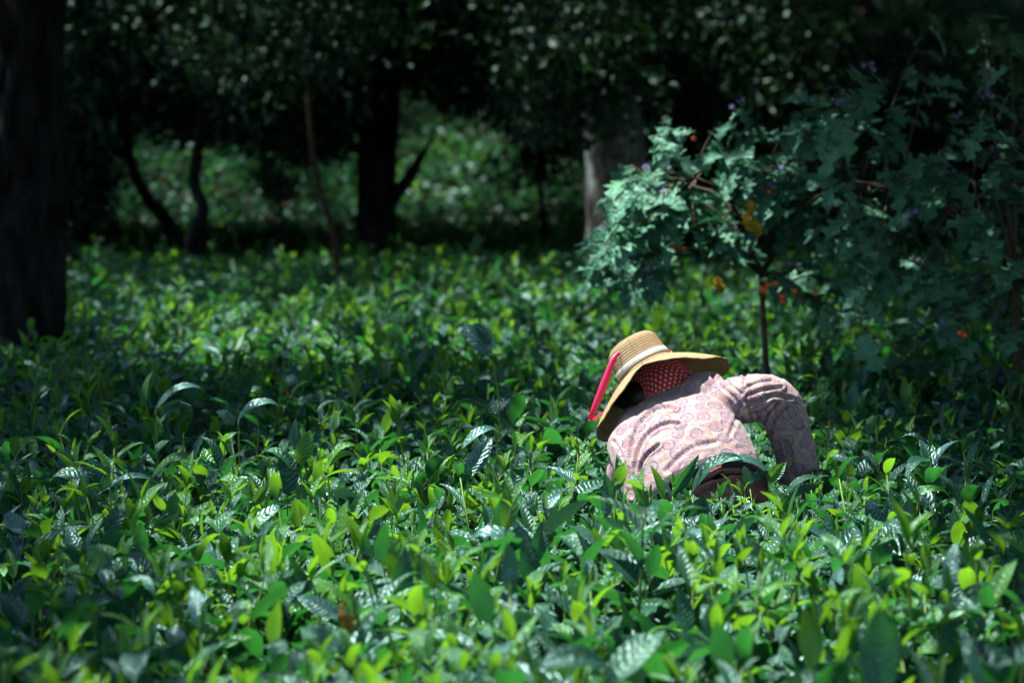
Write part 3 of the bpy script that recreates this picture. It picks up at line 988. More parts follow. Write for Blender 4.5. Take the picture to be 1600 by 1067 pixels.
def shrub(label, xr, n_ends, stem_px, y0, yr, seed, yellow, berries):
    rr = random.Random(seed)
    s0 = W(stem_px, 640, y0)
    root = empty('nightshade_shrub', (s0.x, y0, 0))
    tag(root, label, 'shrub')
    o0 = Vector(root.location)
    st = MB()
    hub = W(stem_px, 430, y0) - o0
    tube(st, curve_pts([Vector((0, 0, -.05)), Vector((.03, 0, .5)), hub], 10), [.020 - .0008 * i for i in range(10)], 9, lump=.15)
    hubs = [hub]
    for k in range(9):
        hx = xr[0] + (xr[1] - xr[0]) * (k + .5) / 9
        top, bot = interp(TOPE, hx), interp(BOTE, hx)
        e = W(hx + rr.uniform(-30, 30), bot * .45 + top * .55, y0 + rr.uniform(*yr) * .5) - o0
        mid = hub.lerp(e, .5) + Vector((0, 0, .12))
        P = curve_pts([hub, mid, e], 8)
        tube(st, P, [.010 - .0009 * i for i in range(8)], 6, lump=.1)
        hubs += [P[3], P[5], P[7]]
    nleaf = 0
    rest = MB()
    for k in range(n_ends):
        ex = rr.uniform(*xr) if k % 4 or xr[0] > 1000 else rr.uniform(922, 1010)
        top, bot = interp(TOPE, ex), interp(BOTE, ex)
        f = rr.random() ** .85
        e = W(ex, top + (bot - top) * f, y0 + rr.uniform(*yr)) - o0
        h = min(hubs, key=lambda q: (q - e).length + .0 * q.z)
        mid = h.lerp(e, .5) + Vector((0, 0, .08 * (h - e).length))
        P = curve_pts([h, mid, e], 7)
        tube(st, P, [.0045 - .0005 * i for i in range(7)], 5)
        out = (e - h)
        out.z = 0
        if out.length < .01: out = Vector((-1, 0, 0))
        out.normalize()
        for q in range(rr.randint(5, 8)):
            t = 1 - q * .11
            base = P[6].lerp(P[2], q * .13)
            side = (-1) ** q
            a = math.atan2(out.y, out.x) + side * rr.uniform(.2, 1.3) + rr.uniform(-.3, .3)
            el = R(rr.uniform(-50, 30))
            d = Vector((math.cos(a) * math.cos(el), math.sin(a) * math.cos(el), math.sin(el)))
            up = Vector((rr.uniform(-.6, .6), rr.uniform(-.8, .2), 1))
            li = rr.randrange(7)
            if nleaf < 290:
                o = part('leaf', LOBE_ME[li], root)
                orient(o, base, d, up)
            else:
                bb = LOBE[li]
                rest.add(place(bb.v[0], base, d, up), [tuple(f_) for f_ in bb.f], bb.uv[0], rr.random())
            nleaf += 1
        if rr.random() < .36:
            for q in range(rr.randint(2, 5)):
                o = part('flower', FLOWER, root)
                o.location = e + Vector((rr.uniform(-.03, .03), rr.uniform(-.03, .0), rr.uniform(.0, .04)))
                tube(st, [e - Vector((0, 0, .01)), e.lerp(o.location, .6) + Vector((0, 0, -.006)), o.location], [.0014, .0012, .001], 4)
                o.rotation_euler = (R(rr.uniform(20, 100)), 0, rr.uniform(-1, 1))
    for (yx, yy, dz) in yellow:
        o = part('leaf', LOBE_Y[0], root)
        o['label'] = 'yellowed leaf'
        orient(o, W(yx, yy, y0 + yr[0] * .8) - o0, Vector((.15, -.1, -1)), Vector((-.2, -1, .2)))
    for (bx, by) in berries:
        o = part('berry', BERRY, root)
        o.scale = (1.7, 1.7, 1.7)
        o.location = W(bx, by, y0 + yr[0] * .7) - o0
    if berries:
        for (bx, by) in berries[::2]:
            p = W(bx, by, y0 + yr[0] * .7) - o0
            tube(st, curve_pts([hub.lerp(p, .2), hub.lerp(p, .7) + Vector((0, 0, -.01)), p + Vector((0, 0, .015))], 5), [.003, .0025, .002, .0015, .001], 4)
    st.build('stem', M_SHSTEM, root)
    if rest.n:
        tag(rest.build('leaves', M_SHRUB, root), kind='stuff')
    print('shrub leaves', nleaf)


shrub('shrub with lobed blue green leaves, violet flowers and orange berries behind the hat', (935, 1400), 96, 1190, 16.3, (-.7, .5), 5,
      [(1172, 312, 0), (1165, 330, 0), (1120, 430, 0), (1180, 340, 0)],
      [(1195, 452), (1199, 446), (1192, 455), (1213, 443), (1222, 463), (1223, 471), (1243, 455), (1274, 459), (1084, 217), (1052, 387), (1068, 388), (1082, 344), (1202, 300), (1190, 450)])
shrub('tall dusky shrub with lobed leaves filling the right edge of the photo', (1290, 1820), 98, 1585, 15.6, (-.5, .9), 9, [], [(1500, 520), (1507, 524)])


# ------------------------------------------------------------------ the tea picker
PY = 11.42
S_AX = Vector((.905, .04, .425)).normalized()                  # towards her right arm
U_AX = Vector((-.27, .74, .61)); U_AX = (U_AX - S_AX * U_AX.dot(S_AX)).normalized()   # up the spine
N_AX = S_AX.cross(U_AX).normalized()                           # out of the back
picker = empty('person', (.55, PY, 0))
tag(picker, 'person bent over the tea picking leaves, in a straw hat and paisley blouse', 'person')
PO = Vector(picker.location)


def loft(mb, rings, n=28, power=2.3):
    """rings: (centre, side vector, depth vector) - superellipse sections"""
    V, F = [], []
    for c, a, b_ in rings:
        for k in range(n):
            t = 2 * math.pi * k / n
            ct, st_ = math.cos(t), math.sin(t)
            ct = math.copysign(abs(ct) ** (2 / power), ct); st_ = math.copysign(abs(st_) ** (2 / power), st_)
            V.append(tuple(Vector(c) + Vector(a) * ct + Vector(b_) * st_))
    m = len(rings)
    for i in range(m - 1):
        for k in range(n):
            F.append((i * n + k, i * n + (k + 1) % n, (i + 1) * n + (k + 1) % n, (i + 1) * n + k))
    V.append(tuple(rings[0][0])); V.append(tuple(rings[-1][0]))
    for k in range(n):
        F.append((m * n, (k + 1) % n, k))
        F.append((m * n + 1, (m - 1) * n + k, (m - 1) * n + (k + 1) % n))
    mb.add(V, F)


def limb(mb, pts, radii, n=16, m=None, flat=1.0):
    m = m or len(pts) * 5
    P = curve_pts(pts, m)
    rr_ = []
    for i in range(m):
        s = i / (m - 1) * (len(radii) - 1)
        k = min(int(s), len(radii) - 2)
        f = s - k
        f = f * f * (3 - 2 * f)
        rr_.append(radii[k] + (radii[k + 1] - radii[k]) * f)
    # rounded ends
    t0 = (P[0] - P[1]).normalized(); t1 = (P[-1] - P[-2]).normalized()
    PP = [P[0] + t0 * rr_[0] * .8, P[0] + t0 * rr_[0] * .45] + P + [P[-1] + t1 * rr_[-1] * .45, P[-1] + t1 * rr_[-1] * .8]
    RR = [rr_[0] * .5, rr_[0] * .85] + rr_ + [rr_[-1] * .85, rr_[-1] * .5]
    tube(mb, PP, RR, n)


def remesh(mb, name, mat, voxel, smooth=4, factor=.5, func=None):
    tmp = bpy.data.objects.new('tmp', mb.mesh('tmp', []))
    COL.objects.link(tmp)
    md = tmp.modifiers.new('r', 'REMESH'); md.mode = 'VOXEL'; md.voxel_size = voxel
    ms = tmp.modifiers.new('s', 'SMOOTH'); ms.factor = factor; ms.iterations = smooth
    dg = bpy.context.evaluated_depsgraph_get()
    me = bpy.data.meshes.new_from_object(tmp.evaluated_get(dg))
    bpy.data.objects.remove(tmp)
    me.name = name
    if func: func(me)
    me.materials.clear(); me.materials.append(mat)
    me.polygons.foreach_set('use_smooth', [True] * len(me.polygons))
    me.update()
    o = bpy.data.objects.new(name, me)
    COL.objects.link(o)
    o.parent = picker
    o.matrix_parent_inverse = Matrix.Translation(-PO)
    return o


# anchor points
waist = W(1087, 752, PY) - N_AX * .115
def B(u, s=0, n=0): return waist + U_AX * u + S_AX * s + N_AX * n
neckb = B(.46, .055, .01)
shR = W(1200, 622, PY + .26)
shL = W(1000, 668, PY + .42)
elR = W(1238, 690, PY + .30)
wrR = W(1256, 792, PY + .36)
elL = W(976, 745, PY + .42)
wrL = W(990, 800, PY + .62)
headc = W(1024, 592, PY + .55)

# --- body: torso, head, arms, legs and hands in one surface
mb = MB()
loft(mb, [(B(-.30, 0, -.04), S_AX * .03, N_AX * .03), (B(-.26, 0, -.03), S_AX * .15, N_AX * .09), (B(-.12, 0, 0), S_AX * .17, N_AX * .11), (B(0), S_AX * .135, N_AX * .09),
          (B(.15), S_AX * .14, N_AX * .10), (B(.30), S_AX * .16, N_AX * .10), (B(.40, .02), S_AX * .14, N_AX * .075), (B(.46, .05), S_AX * .055, N_AX * .045)])
limb(mb, [B(.38, .03), neckb, headc], [.06, .05, .055])
hd = (headc - neckb).normalized()
limb(mb, [headc - hd * .06, headc + hd * .01, headc + hd * .055], [.066, .088, .075], 20)
FACE = Vector((-.35, .75, -.55)).normalized()              # she looks down and away at her hands
limb(mb, [headc + FACE * .045 + hd * .02, headc + FACE * .06 - hd * .05], [.055, .038], 16)       # face and chin
tube(mb, [headc + FACE * .085 + hd * .025, headc + FACE * .105 - hd * .01, headc + FACE * .118 - hd * .022], [.009, .012, .011], 8)   # nose
fs = FACE.cross(hd).normalized()
for sg in (-1, 1):
    e = headc + fs * sg * .078 - hd * .01
    tube(mb, [e - hd * .03, e + fs * sg * .012 + hd * .0, e + hd * .03], [.008, .017, .010], 8)   # ears
    tube(mb, [headc + FACE * .088 + fs * sg * .030 + hd * .025, headc + FACE * .09 + fs * sg * .042 + hd * .024], [.010, .009], 8)      # brow and eye mound
tube(mb, [headc + FACE * .098 - hd * .045 + fs * .02, headc + FACE * .106 - hd * .046, headc + FACE * .098 - hd * .045 - fs * .02], [.006, .009, .006], 8)   # lips
limb(mb, [B(.36, .10), shR, elR, wrR], [.05, .055, .040, .026])
limb(mb, [B(.34, -.09, -.02), shL, elL, wrL], [.05, .055, .040, .026])


def hand(mb, wrist, fwd, palm, side, curl):
    """fwd: along the hand, palm: out of the palm, side: towards the thumb"""
    fwd = Vector(fwd).normalized(); palm = Vector(palm); palm = (palm - fwd * palm.dot(fwd)).normalized()
    th = fwd.cross(palm) * side
    loft(mb, [(wrist, th * .022, palm * .016), (wrist + fwd * .025, th * .030, palm * .015), (wrist + fwd * .06, th * .040, palm * .014), (wrist + fwd * .088, th * .039, palm * .011), (wrist + fwd * .098, th * .034, palm * .007)], 16)
    for k, (off, L) in enumerate(((.030, .070), (.010, .078), (-.011, .072), (-.030, .056))):
        p = wrist + fwd * (.07 if k else .068) + th * off
        a = 0
        P = [p, p + fwd * .022]
        for j, seg in enumerate((.44, .32, .26)):
            a += curl * (.7 + .25 * j + .1 * k)
            P.append(P[-1] + (fwd * math.cos(a) + palm * math.sin(a)) * L * seg + th * off * .05)
        limb(mb, P, [.0095, .0092, .0088, .0080, .0070], 10, 12)
    p = wrist + fwd * .022 + th * .022
    limb(mb, [p, p + th * .024 + fwd * .018 + palm * .008, p + th * .034 + fwd * .045 + palm * .022, p + th * .026 + fwd * .068 + palm * .036], [.014, .0115, .0095, .0080], 10, 12)


hand(mb, wrR, Vector((-.12, .35, -.8)), Vector((-.8, .2, 0)), 1, .45)
hand(mb, wrL, Vector((.45, .6, -.5)), Vector((.2, .1, -.9)), -1, .55)
hipR, hipL = B(-.16, .10, -.02), B(-.16, -.10, -.02)
ftR, ftL = Vector((.70, PY + .06, .07)), Vector((.40, PY + .02, .07))
knR, knL = (hipR + ftR) / 2 + Vector((.02, .10, .03)), (hipL + ftL) / 2 + Vector((-.01, .11, .03))
limb(mb, [hipR, knR, ftR], [.085, .055, .036])
limb(mb, [hipL, knL, ftL], [.085, .055, .036])
for f in (ftR, ftL):
    limb(mb, [f + Vector((0, -.03, -.02)), f + Vector((.01, .14, -.035))], [.034, .026])
M_SKIN = simple_mat('tanned skin', (.30, .16, .09), .55, 18, .5, .0006, (.36, .20, .12))
body = remesh(mb, 'body', M_SKIN, .0048, 3)


# --- blouse
def paisley():
    m, n, l, out = newmat('paisley cotton')
    uv = N(n, 'ShaderNodeAttribute', attribute_name='cloth')
    sc_ = N(n, 'ShaderNodeMapping'); sc_.inputs['Scale'].default_value = (1, 1, 1)
    l.new(uv.outputs['Vector'], sc_.inputs[0])
    wob = N(n, 'ShaderNodeTexNoise', Scale=60.0, Detail=2.0)
    l.new(sc_.outputs[0], wob.inputs['Vector'])
    wv = n.new('ShaderNodeVectorMath'); wv.operation = 'SCALE'; wv.inputs['Scale'].default_value = .007
    l.new(wob.outputs['Color'], wv.inputs[0])
    ad = n.new('ShaderNodeVectorMath'); ad.operation = 'ADD'
    l.new(sc_.outputs[0], ad.inputs[0]); l.new(wv.outputs[0], ad.inputs[1])
    vo = N(n, 'ShaderNodeTexVoronoi', Scale=20.0, Randomness=.75)
    vo.voronoi_dimensions = '2D'
    l.new(ad.outputs[0], vo.inputs['Vector'])
    s17 = n.new('ShaderNodeVectorMath'); s17.operation = 'SCALE'; s17.inputs['Scale'].default_value = 20.0
    l.new(ad.outputs[0], s17.inputs[0])
    sub = n.new('ShaderNodeVectorMath'); sub.operation = 'SUBTRACT'
    l.new(s17.outputs[0], sub.inputs[0])
    p17 = n.new('ShaderNodeVectorMath'); p17.operation = 'SCALE'; p17.inputs['Scale'].default_value = 20.0
    # voronoi position comes back unscaled
    l.new(vo.outputs['Position'], p17.inputs[0])
    l.new(p17.outputs[0], sub.inputs[1])
    se = n.new('ShaderNodeSeparateXYZ'); l.new(sub.outputs[0], se.inputs[0])
    ang = math_(n, l, 'ARCTAN2', se.outputs[1], se.outputs[0])
    rad = math_(n, l, 'SQRT', math_(n, l, 'ADD', math_(n, l, 'POWER', se.outputs[0], 2), math_(n, l, 'POWER', se.outputs[1], 2)))
    # curled teardrop: radius limit grows with the angle, lines spiral in
    spiral = math_(n, l, 'ADD', math_(n, l, 'MULTIPLY', rad, 3.3), math_(n, l, 'MULTIPLY', ang, -1 / (2 * math.pi)))
    fr = math_(n, l, 'FRACT', spiral)
    line = math_(n, l, 'LESS_THAN', math_(n, l, 'ABSOLUTE', math_(n, l, 'SUBTRACT', fr, .5)), .07)
    lim = math_(n, l, 'ADD', .36, math_(n, l, 'MULTIPLY', math_(n, l, 'SINE', math_(n, l, 'ADD', ang, 1.0)), .12))
    scal = math_(n, l, 'MULTIPLY', math_(n, l, 'SINE', math_(n, l, 'MULTIPLY', ang, 14)), .018)
    lim = math_(n, l, 'ADD', lim, scal)
    inside = math_(n, l, 'LESS_THAN', rad, lim)
    edge = math_(n, l, 'LESS_THAN', math_(n, l, 'ABSOLUTE', math_(n, l, 'SUBTRACT', rad, lim)), .030)
    core = math_(n, l, 'LESS_THAN', math_(n, l, 'ABSOLUTE', math_(n, l, 'SUBTRACT', fr, .1)), .16)
    # small filler pattern
    v2 = N(n, 'ShaderNodeTexVoronoi', Scale=120.0); v2.voronoi_dimensions = '2D'
    l.new(ad.outputs[0], v2.inputs['Vector'])
    spk = math_(n, l, 'LESS_THAN', v2.outputs['Distance'], .40)
    no = N(n, 'ShaderNodeTexNoise', Scale=34.0, Detail=3.0)
    l.new(sc_.outputs[0], no.inputs['Vector'])
    r2 = n.new('ShaderNodeValToRGB')
    l.new(v2.outputs['Color'], r2.inputs[0])
    el = r2.color_ramp.elements
    el[0].color = (.45, .11, .09, 1); el[1].color = (.24, .28, .20, 1); e2 = el.new(.45); e2.color = (.34, .16, .26, 1)
    col = mixc(n, l, math_(n, l, 'MULTIPLY', spk, .5), (.30, .28, .24), r2.outputs[0])
    v3 = N(n, 'ShaderNodeTexVoronoi', Scale=58.0); v3.voronoi_dimensions = '2D'
    l.new(ad.outputs[0], v3.inputs['Vector'])
    rg = math_(n, l, 'LESS_THAN', math_(n, l, 'ABSOLUTE', math_(n, l, 'SUBTRACT', v3.outputs['Distance'], .34)), .055)
    col = mixc(n, l, math_(n, l, 'MULTIPLY', rg, .75), col, (.16, .07, .18))
    dt3 = math_(n, l, 'LESS_THAN', v3.outputs['Distance'], .13)
    col = mixc(n, l, math_(n, l, 'MULTIPLY', dt3, .8), col, (.50, .09, .10))
    big = N(n, 'ShaderNodeTexNoise', Scale=5.0, Detail=2.0)
    l.new(sc_.outputs[0], big.inputs['Vector'])
    fill = mixc(n, l, big.outputs[0], (.18, .14, .20), (.25, .185, .19))
    col = mixc(n, l, math_(n, l, 'MULTIPLY', inside, .75), col, fill)
    col = mixc(n, l, math_(n, l, 'MULTIPLY', math_(n, l, 'MULTIPLY', core, inside), .6), col, (.27, .20, .21))
    col = mixc(n, l, math_(n, l, 'MULTIPLY', math_(n, l, 'MULTIPLY', line, inside), .9), col, (.07, .035, .13))
    col = mixc(n, l, math_(n, l, 'MULTIPLY', edge, .9), col, (.07, .035, .13))
    cr = n.new('ShaderNodeValToRGB'); cr.color_ramp.elements[0].position = .5; cr.color_ramp.elements[1].position = .62
    l.new(no.outputs[0], cr.inputs[0])
    col = mixc(n, l, math_(n, l, 'MULTIPLY', cr.outputs[0], .3), col, (.42, .15, .13))
    pr = N(n, 'ShaderNodeBsdfPrincipled', Roughness=.75)
    l.new(col, pr.inputs['Base Color'])
    pr.inputs['Sheen Weight'].default_value = .15
    wvv = N(n, 'ShaderNodeTexNoise', Scale=900.0)
    l.new(sc_.outputs[0], wvv.inputs['Vector'])
    bp = N(n, 'ShaderNodeBump', Strength=.25, Distance=.0006)
    l.new(wvv.outputs[0], bp.inputs['Height']); l.new(bp.outputs[0], pr.inputs['Normal'])
    tr = n.new('ShaderNodeBsdfTranslucent'); l.new(col, tr.inputs[0])
    ms = n.new('ShaderNodeMixShader'); ms.inputs[0].default_value = .08
    l.new(pr.outputs[0], ms.inputs[1]); l.new(tr.outputs[0], ms.inputs[2])
    l.new(ms.outputs[0], out.inputs[0])
    return m


M_SHIRT = paisley()

# creases: (points in the photo, depth, width) on the side that faces the field
FOLDS = [
    ([(990, 775), (984, 735), (988, 690), (1004, 655), (1030, 638), (1055, 637)], 0.0093, 0.0054),
    ([(996, 768), (992, 735), (1000, 700), (1016, 675), (1040, 662), (1062, 662)], 0.0076, 0.0050),
    ([(1000, 765), (1000, 735), (1010, 712), (1030, 695)], 0.0068, 0.0043),
    ([(1164, 583), (1163, 605), (1170, 630), (1176, 655)], 0.0076, 0.0047),
    ([(1166, 605), (1185, 598), (1205, 594)], 0.0051, 0.0043), ([(1168, 618), (1190, 610), (1222, 604)], 0.0068, 0.0043),
    ([(1172, 632), (1192, 624), (1212, 618), (1236, 622)], 0.0076, 0.0047), ([(1176, 648), (1195, 640), (1210, 628)], 0.0085, 0.0043),
    ([(1195, 668), (1203, 645), (1218, 630)], 0.0085, 0.0050), ([(1206, 690), (1212, 660), (1228, 640)], 0.0085, 0.0058),
    ([(1216, 745), (1220, 715), (1214, 690)], 0.0068, 0.0058), ([(1240, 745), (1236, 715), (1228, 690)], 0.0059, 0.0058),
    ([(1112, 585), (1128, 605), (1148, 622), (1165, 640)], 0.0051, 0.0043), ([(1125, 583), (1140, 600), (1160, 616)], 0.0051, 0.0036),
    ([(1140, 680), (1150, 655), (1158, 630)], 0.0034, 0.0058),
    ([(960, 690), (975, 720), (985, 755)], 0.0051, 0.0050), ([(1040, 735), (1080, 700), (1120, 690)], 0.0034, 0.0065),
]


def dist_poly(A, poly):
    best = np.full(len(A), 9.0)
    for (x0, z0), (x1, z1) in zip(poly, poly[1:]):
        d = np.array([x1 - x0, z1 - z0]); L2 = (d ** 2).sum() + 1e-9
        t = np.clip(((A - [x0, z0]) @ d) / L2, 0, 1)
        q = np.array([x0, z0]) + t[:, None] * d
        best = np.minimum(best, np.sqrt(((A - q) ** 2).sum(1)))
    return best


def shirt_func(me):
    n = len(me.vertices)
    V = np.zeros(n * 3); me.vertices.foreach_get('co', V); V = V.reshape(-1, 3)
    Nn = np.array([tuple(v.normal) for v in me.vertices])
    # cloth coordinates before the creases
    def seg(A, a, b_):
        a, b_ = np.array(a), np.array(b_); d = b_ - a; L = np.linalg.norm(d)
        t = (A - a) @ d / L
        tc = np.clip(t, 0, L)
        return np.linalg.norm(A - (a + tc[:, None] * d / L), axis=1), t
    dt, _ = seg(V, B(.02), B(.42))
    cl = np.zeros((n, 3))
    X = (V - np.array(B(0))) @ np.array(S_AX); Y = (V - np.array(B(0))) @ np.array(U_AX); Z = (V - np.array(B(0))) @ np.array(N_AX)
    cl[:, 0] = X + np.where(Z < 0, 1.7, 0); cl[:, 1] = Y; 
    for k, (a, b_, c_) in enumerate(((shR, elR, wrR), (shL, elL, wrL))):
        d1, t1 = seg(V, a, b_); d2, t2 = seg(V, b_, c_)
        d = np.minimum(d1, d2)
        is_arm = (d < .074) & ((np.array((V - np.array(a)) @ np.array(S_AX)) * (1 if k == 0 else -1) > -.015) | (t1 > .06))
        ax = (Vector(c_) - Vector(a)).normalized(); q, w_ = frame_from(ax)
        rel = V - np.array(a)
        ang = np.arctan2(rel @ np.array(w_), rel @ np.array(q))
        cl[is_arm, 0] = (ang[is_arm] * .062) + 3 + k; cl[is_arm, 1] = (rel @ np.array(ax))[is_arm]
    # creases
    P2 = V[:, [0, 2]]
    persp = PY / V[:, 1:2]
    P2 = np.concatenate([V[:, 0:1] * persp, CZ + (V[:, 2:3] - CZ) * persp], 1)
    disp = np.zeros(n)
    face = np.clip((-Nn[:, 1] + .25 * Nn[:, 2]) * 2.0 + .4, 0, 1)
    for poly, dep, wd in FOLDS:
        pl = [(W(a, b_, PY).x, W(a, b_, PY).z) for a, b_ in poly]
        pl = [(p.x, p.y) for p in curve_pts([Vector((a, b_, 0)) for a, b_ in pl], 14)]
        d = dist_poly(P2, pl)
        disp += face * (-dep * np.exp(-(d / wd) ** 2) + dep * .55 * np.exp(-((d - wd * 2.0) / wd) ** 2))
    for i in range(n):
        p = Vector(V[i])
        disp[i] += .0045 * noise.noise(Vector((cl[i, 0] * 16, cl[i, 1] * 7, 1))) + .002 * noise.noise(p * 45)
    V = V + Nn * disp[:, None]
    me.vertices.foreach_set('co', V.ravel())
    a = me.attributes.new('cloth', 'FLOAT_VECTOR', 'POINT')
    a.data.foreach_set('vector', cl.ravel())


mb = MB()
loft(mb, [(B(-.030, 0, .0), S_AX * .188, N_AX * .120 + U_AX * .07), (B(.005, 0, 0), S_AX * .196, N_AX * .126 + U_AX * .06), (B(.08, 0, .004), S_AX * .208, N_AX * .132 + U_AX * .035), (B(.18, 0, .008), S_AX * .212, N_AX * .135),
          (B(.28, 0, .008), S_AX * .200, N_AX * .128), (B(.36, -.0, .0), S_AX * .190, N_AX * .112), (B(.415, .015, -.005), S_AX * .160, N_AX * .092), (B(.452, .035, -.012), S_AX * .110, N_AX * .070), (B(.470, .048, -.015), S_AX * .070, N_AX * .055)], 36, 2.35)
limb(mb, [B(.37, .06, .005), B(.375, .16, .020)], [.074, .084], 20)
limb(mb, [B(.36, .10, -.0), shR, elR, elR.lerp(wrR, .50)], [.074, .075, .065, .064], 20)
limb(mb, [B(.36, -.10, -.02), shL, elL, elL.lerp(wrL, .6)], [.078, .074, .062, .055], 20)
shirt = remesh(mb, 'blouse', M_SHIRT, .0048, 9, .5, shirt_func)
shirt['label'] = 'white and mauve paisley blouse'

# hem and cuff bands
M_HEM = simple_mat('black undershirt edge', (.012, .010, .014), .8)
mb = MB()
rings = [(B(-.052, 0, .0), S_AX * .188, N_AX * .120 + U_AX * .07), (B(-.044, 0, 0), S_AX * .203, N_AX * .137 + U_AX * .07), (B(-.018, 0, 0), S_AX * .205, N_AX * .139 + U_AX * .07), (B(-.010, 0, 0), S_AX * .19, N_AX * .124 + U_AX * .07)]
loft(mb, rings, 44, 2.35)
hem = mb.build('hem', M_HEM, picker); hem.matrix_parent_inverse = Matrix.Translation(-PO)

# --- trousers
M_TROU = simple_mat('dark plum trousers', (.0035, .0022, .0028), .8, 40, .4, .001, (.009, .005, .0065), spec=.03)


def trou_func(me):
    n = len(me.vertices)
    V = np.zeros(n * 3); me.vertices.foreach_get('co', V); V = V.reshape(-1, 3)
    Nn = np.array([tuple(v.normal) for v in me.vertices])
    d = np.array([.009 * noise.noise(Vector((v @ np.array(S_AX) * 9, v @ np.array(U_AX) * 26, 3))) + .004 * noise.noise(Vector(v) * 30) for v in V])
    me.vertices.foreach_set('co', (V + Nn * d[:, None]).ravel())


mb = MB()
loft(mb, [(B(-.33, 0, -.05), S_AX * .05, N_AX * .05), (B(-.28, 0, -.04), S_AX * .175, N_AX * .115), (B(-.15, 0, -.005), S_AX * .20, N_AX * .140), (B(-.07, 0, 0), S_AX * .188, N_AX * .125 + U_AX * .05), (B(-.035, 0, 0), S_AX * .182, N_AX * .115 + U_AX * .06), (B(.01, 0, 0), S_AX * .172, N_AX * .100 + U_AX * .05)], 32)
limb(mb, [hipR, knR, ftR + Vector((0, 0, .06))], [.118, .082, .066], 18)
limb(mb, [hipL, knL, ftL + Vector((0, 0, .06))], [.118, .082, .066], 18)
remesh(mb, 'trousers', M_TROU, .0095, 4, .5, trou_func)
mb = MB()
loft(mb, [(B(-.092, 0, .0), S_AX * .190, N_AX * .125 + U_AX * .065), (B(-.086, 0, 0), S_AX * .195, N_AX * .131 + U_AX * .065), (B(-.064, 0, 0), S_AX * .194, N_AX * .128 + U_AX * .067), (B(-.058, 0, 0), S_AX * .188, N_AX * .122 + U_AX * .068)], 44)
o = mb.build('waistband', M_TROU, picker); o.matrix_parent_inverse = Matrix.Translation(-PO)
mb = MB()
q0, q1 = B(-.015, .05, .142), B(-.005, .088, .130)
tube(mb, [q0, q0.lerp(q1, .5) + N_AX * .003, q1], [.0028, .0036, .0026], 8)
M_RED = simple_mat('red cord', (.5, .03, .04), .6)
o = mb.build('cord', M_RED, picker); o.matrix_parent_inverse = Matrix.Translation(-PO)
for f in (ftR, ftL):
    mb = MB()
    limb(mb, [f + Vector((0, -.035, -.015)), f + Vector((.0, .05, -.02)), f + Vector((.01, .15, -.032))], [.045, .044, .036], 14)
    mb.v = [np.column_stack([v[:, 0], v[:, 1], np.maximum(v[:, 2], .003)]) for v in mb.v]
    o = mb.build('shoe', M_HEM, picker); o.matrix_parent_inverse = Matrix.Translation(-PO)

# bracelet
M_BLUE = simple_mat('blue plastic', (.02, .16, .42), .35)
mb = MB()
ax = (wrR - elR).normalized(); qa, qb = frame_from(ax)
c = elR.lerp(wrR, .93)
for dz in (-.008, 0, .008):
    ring = [c + ax * dz + (qa * math.cos(t) + qb * math.sin(t)) * .036 for t in [2 * math.pi * k / 24 for k in range(25)]]
    tube(mb, ring, [.0042] * 25, 6, caps=False)
o = mb.build('bracelet', M_BLUE, picker); o.matrix_parent_inverse = Matrix.Translation(-PO)
mb = MB()
cc = elR.lerp(wrR, .50)
P_ = [elR.lerp(wrR, t) for t in (.50, .53, .56, .585)]
tube(mb, P_, [.060, .0655, .0655, .060], 20, caps=False)
o = mb.build('cuff', M_SHIRT, picker); o.matrix_parent_inverse = Matrix.Translation(-PO)

# --- headscarf (polka dots) with a tail over the nape
m, n, l, out = newmat('red polka dot cotton')
att = N(n, 'ShaderNodeAttribute', attribute_name='UVMap')
uvn = n.new('ShaderNodeUVMap')
mp = N(n, 'ShaderNodeMapping'); mp.inputs['Scale'].default_value = (1, 1, 1); mp.inputs['Rotation'].default_value = (0, 0, R(45))
l.new(uvn.outputs[0], mp.inputs[0])
fx = n.new('ShaderNodeVectorMath'); fx.operation = 'FRACTION'; l.new(mp.outputs[0], fx.inputs[0])
sb = n.new('ShaderNodeVectorMath'); sb.operation = 'SUBTRACT'; l.new(fx.outputs[0], sb.inputs[0]); sb.inputs[1].default_value = (.5, .5, 0)
ln = n.new('ShaderNodeVectorMath'); ln.operation = 'LENGTH'; l.new(sb.outputs[0], ln.inputs[0])
dot = math_(n, l, 'LESS_THAN', ln.outputs['Value'], .235)
cc_ = mixc(n, l, dot, (.62, .035, .05), (.82, .70, .66))
pr = N(n, 'ShaderNodeBsdfPrincipled', Roughness=.8); l.new(cc_, pr.inputs['Base Color'])
tr = n.new('ShaderNodeBsdfTranslucent'); l.new(cc_, tr.inputs[0])
ms = n.new('ShaderNodeMixShader'); ms.inputs[0].default_value = .15
l.new(pr.outputs[0], ms.inputs[1]); l.new(tr.outputs[0], ms.inputs[2]); l.new(ms.outputs[0], out.inputs[0])
M_SCARF = m

HATA = Vector((-.50, .34, .80)).normalized()                 # crown direction
hat_side = HATA.cross(Vector((0, -1, 0))).normalized()        # roughly along the photo, right
hat_near = hat_side.cross(HATA).normalized()
if hat_near.y > 0: hat_near = -hat_near
hat_side = HATA.cross(hat_near).normalized()
if hat_side.x < 0: hat_side = -hat_side
hatc = W(1010, 579, PY + .50)


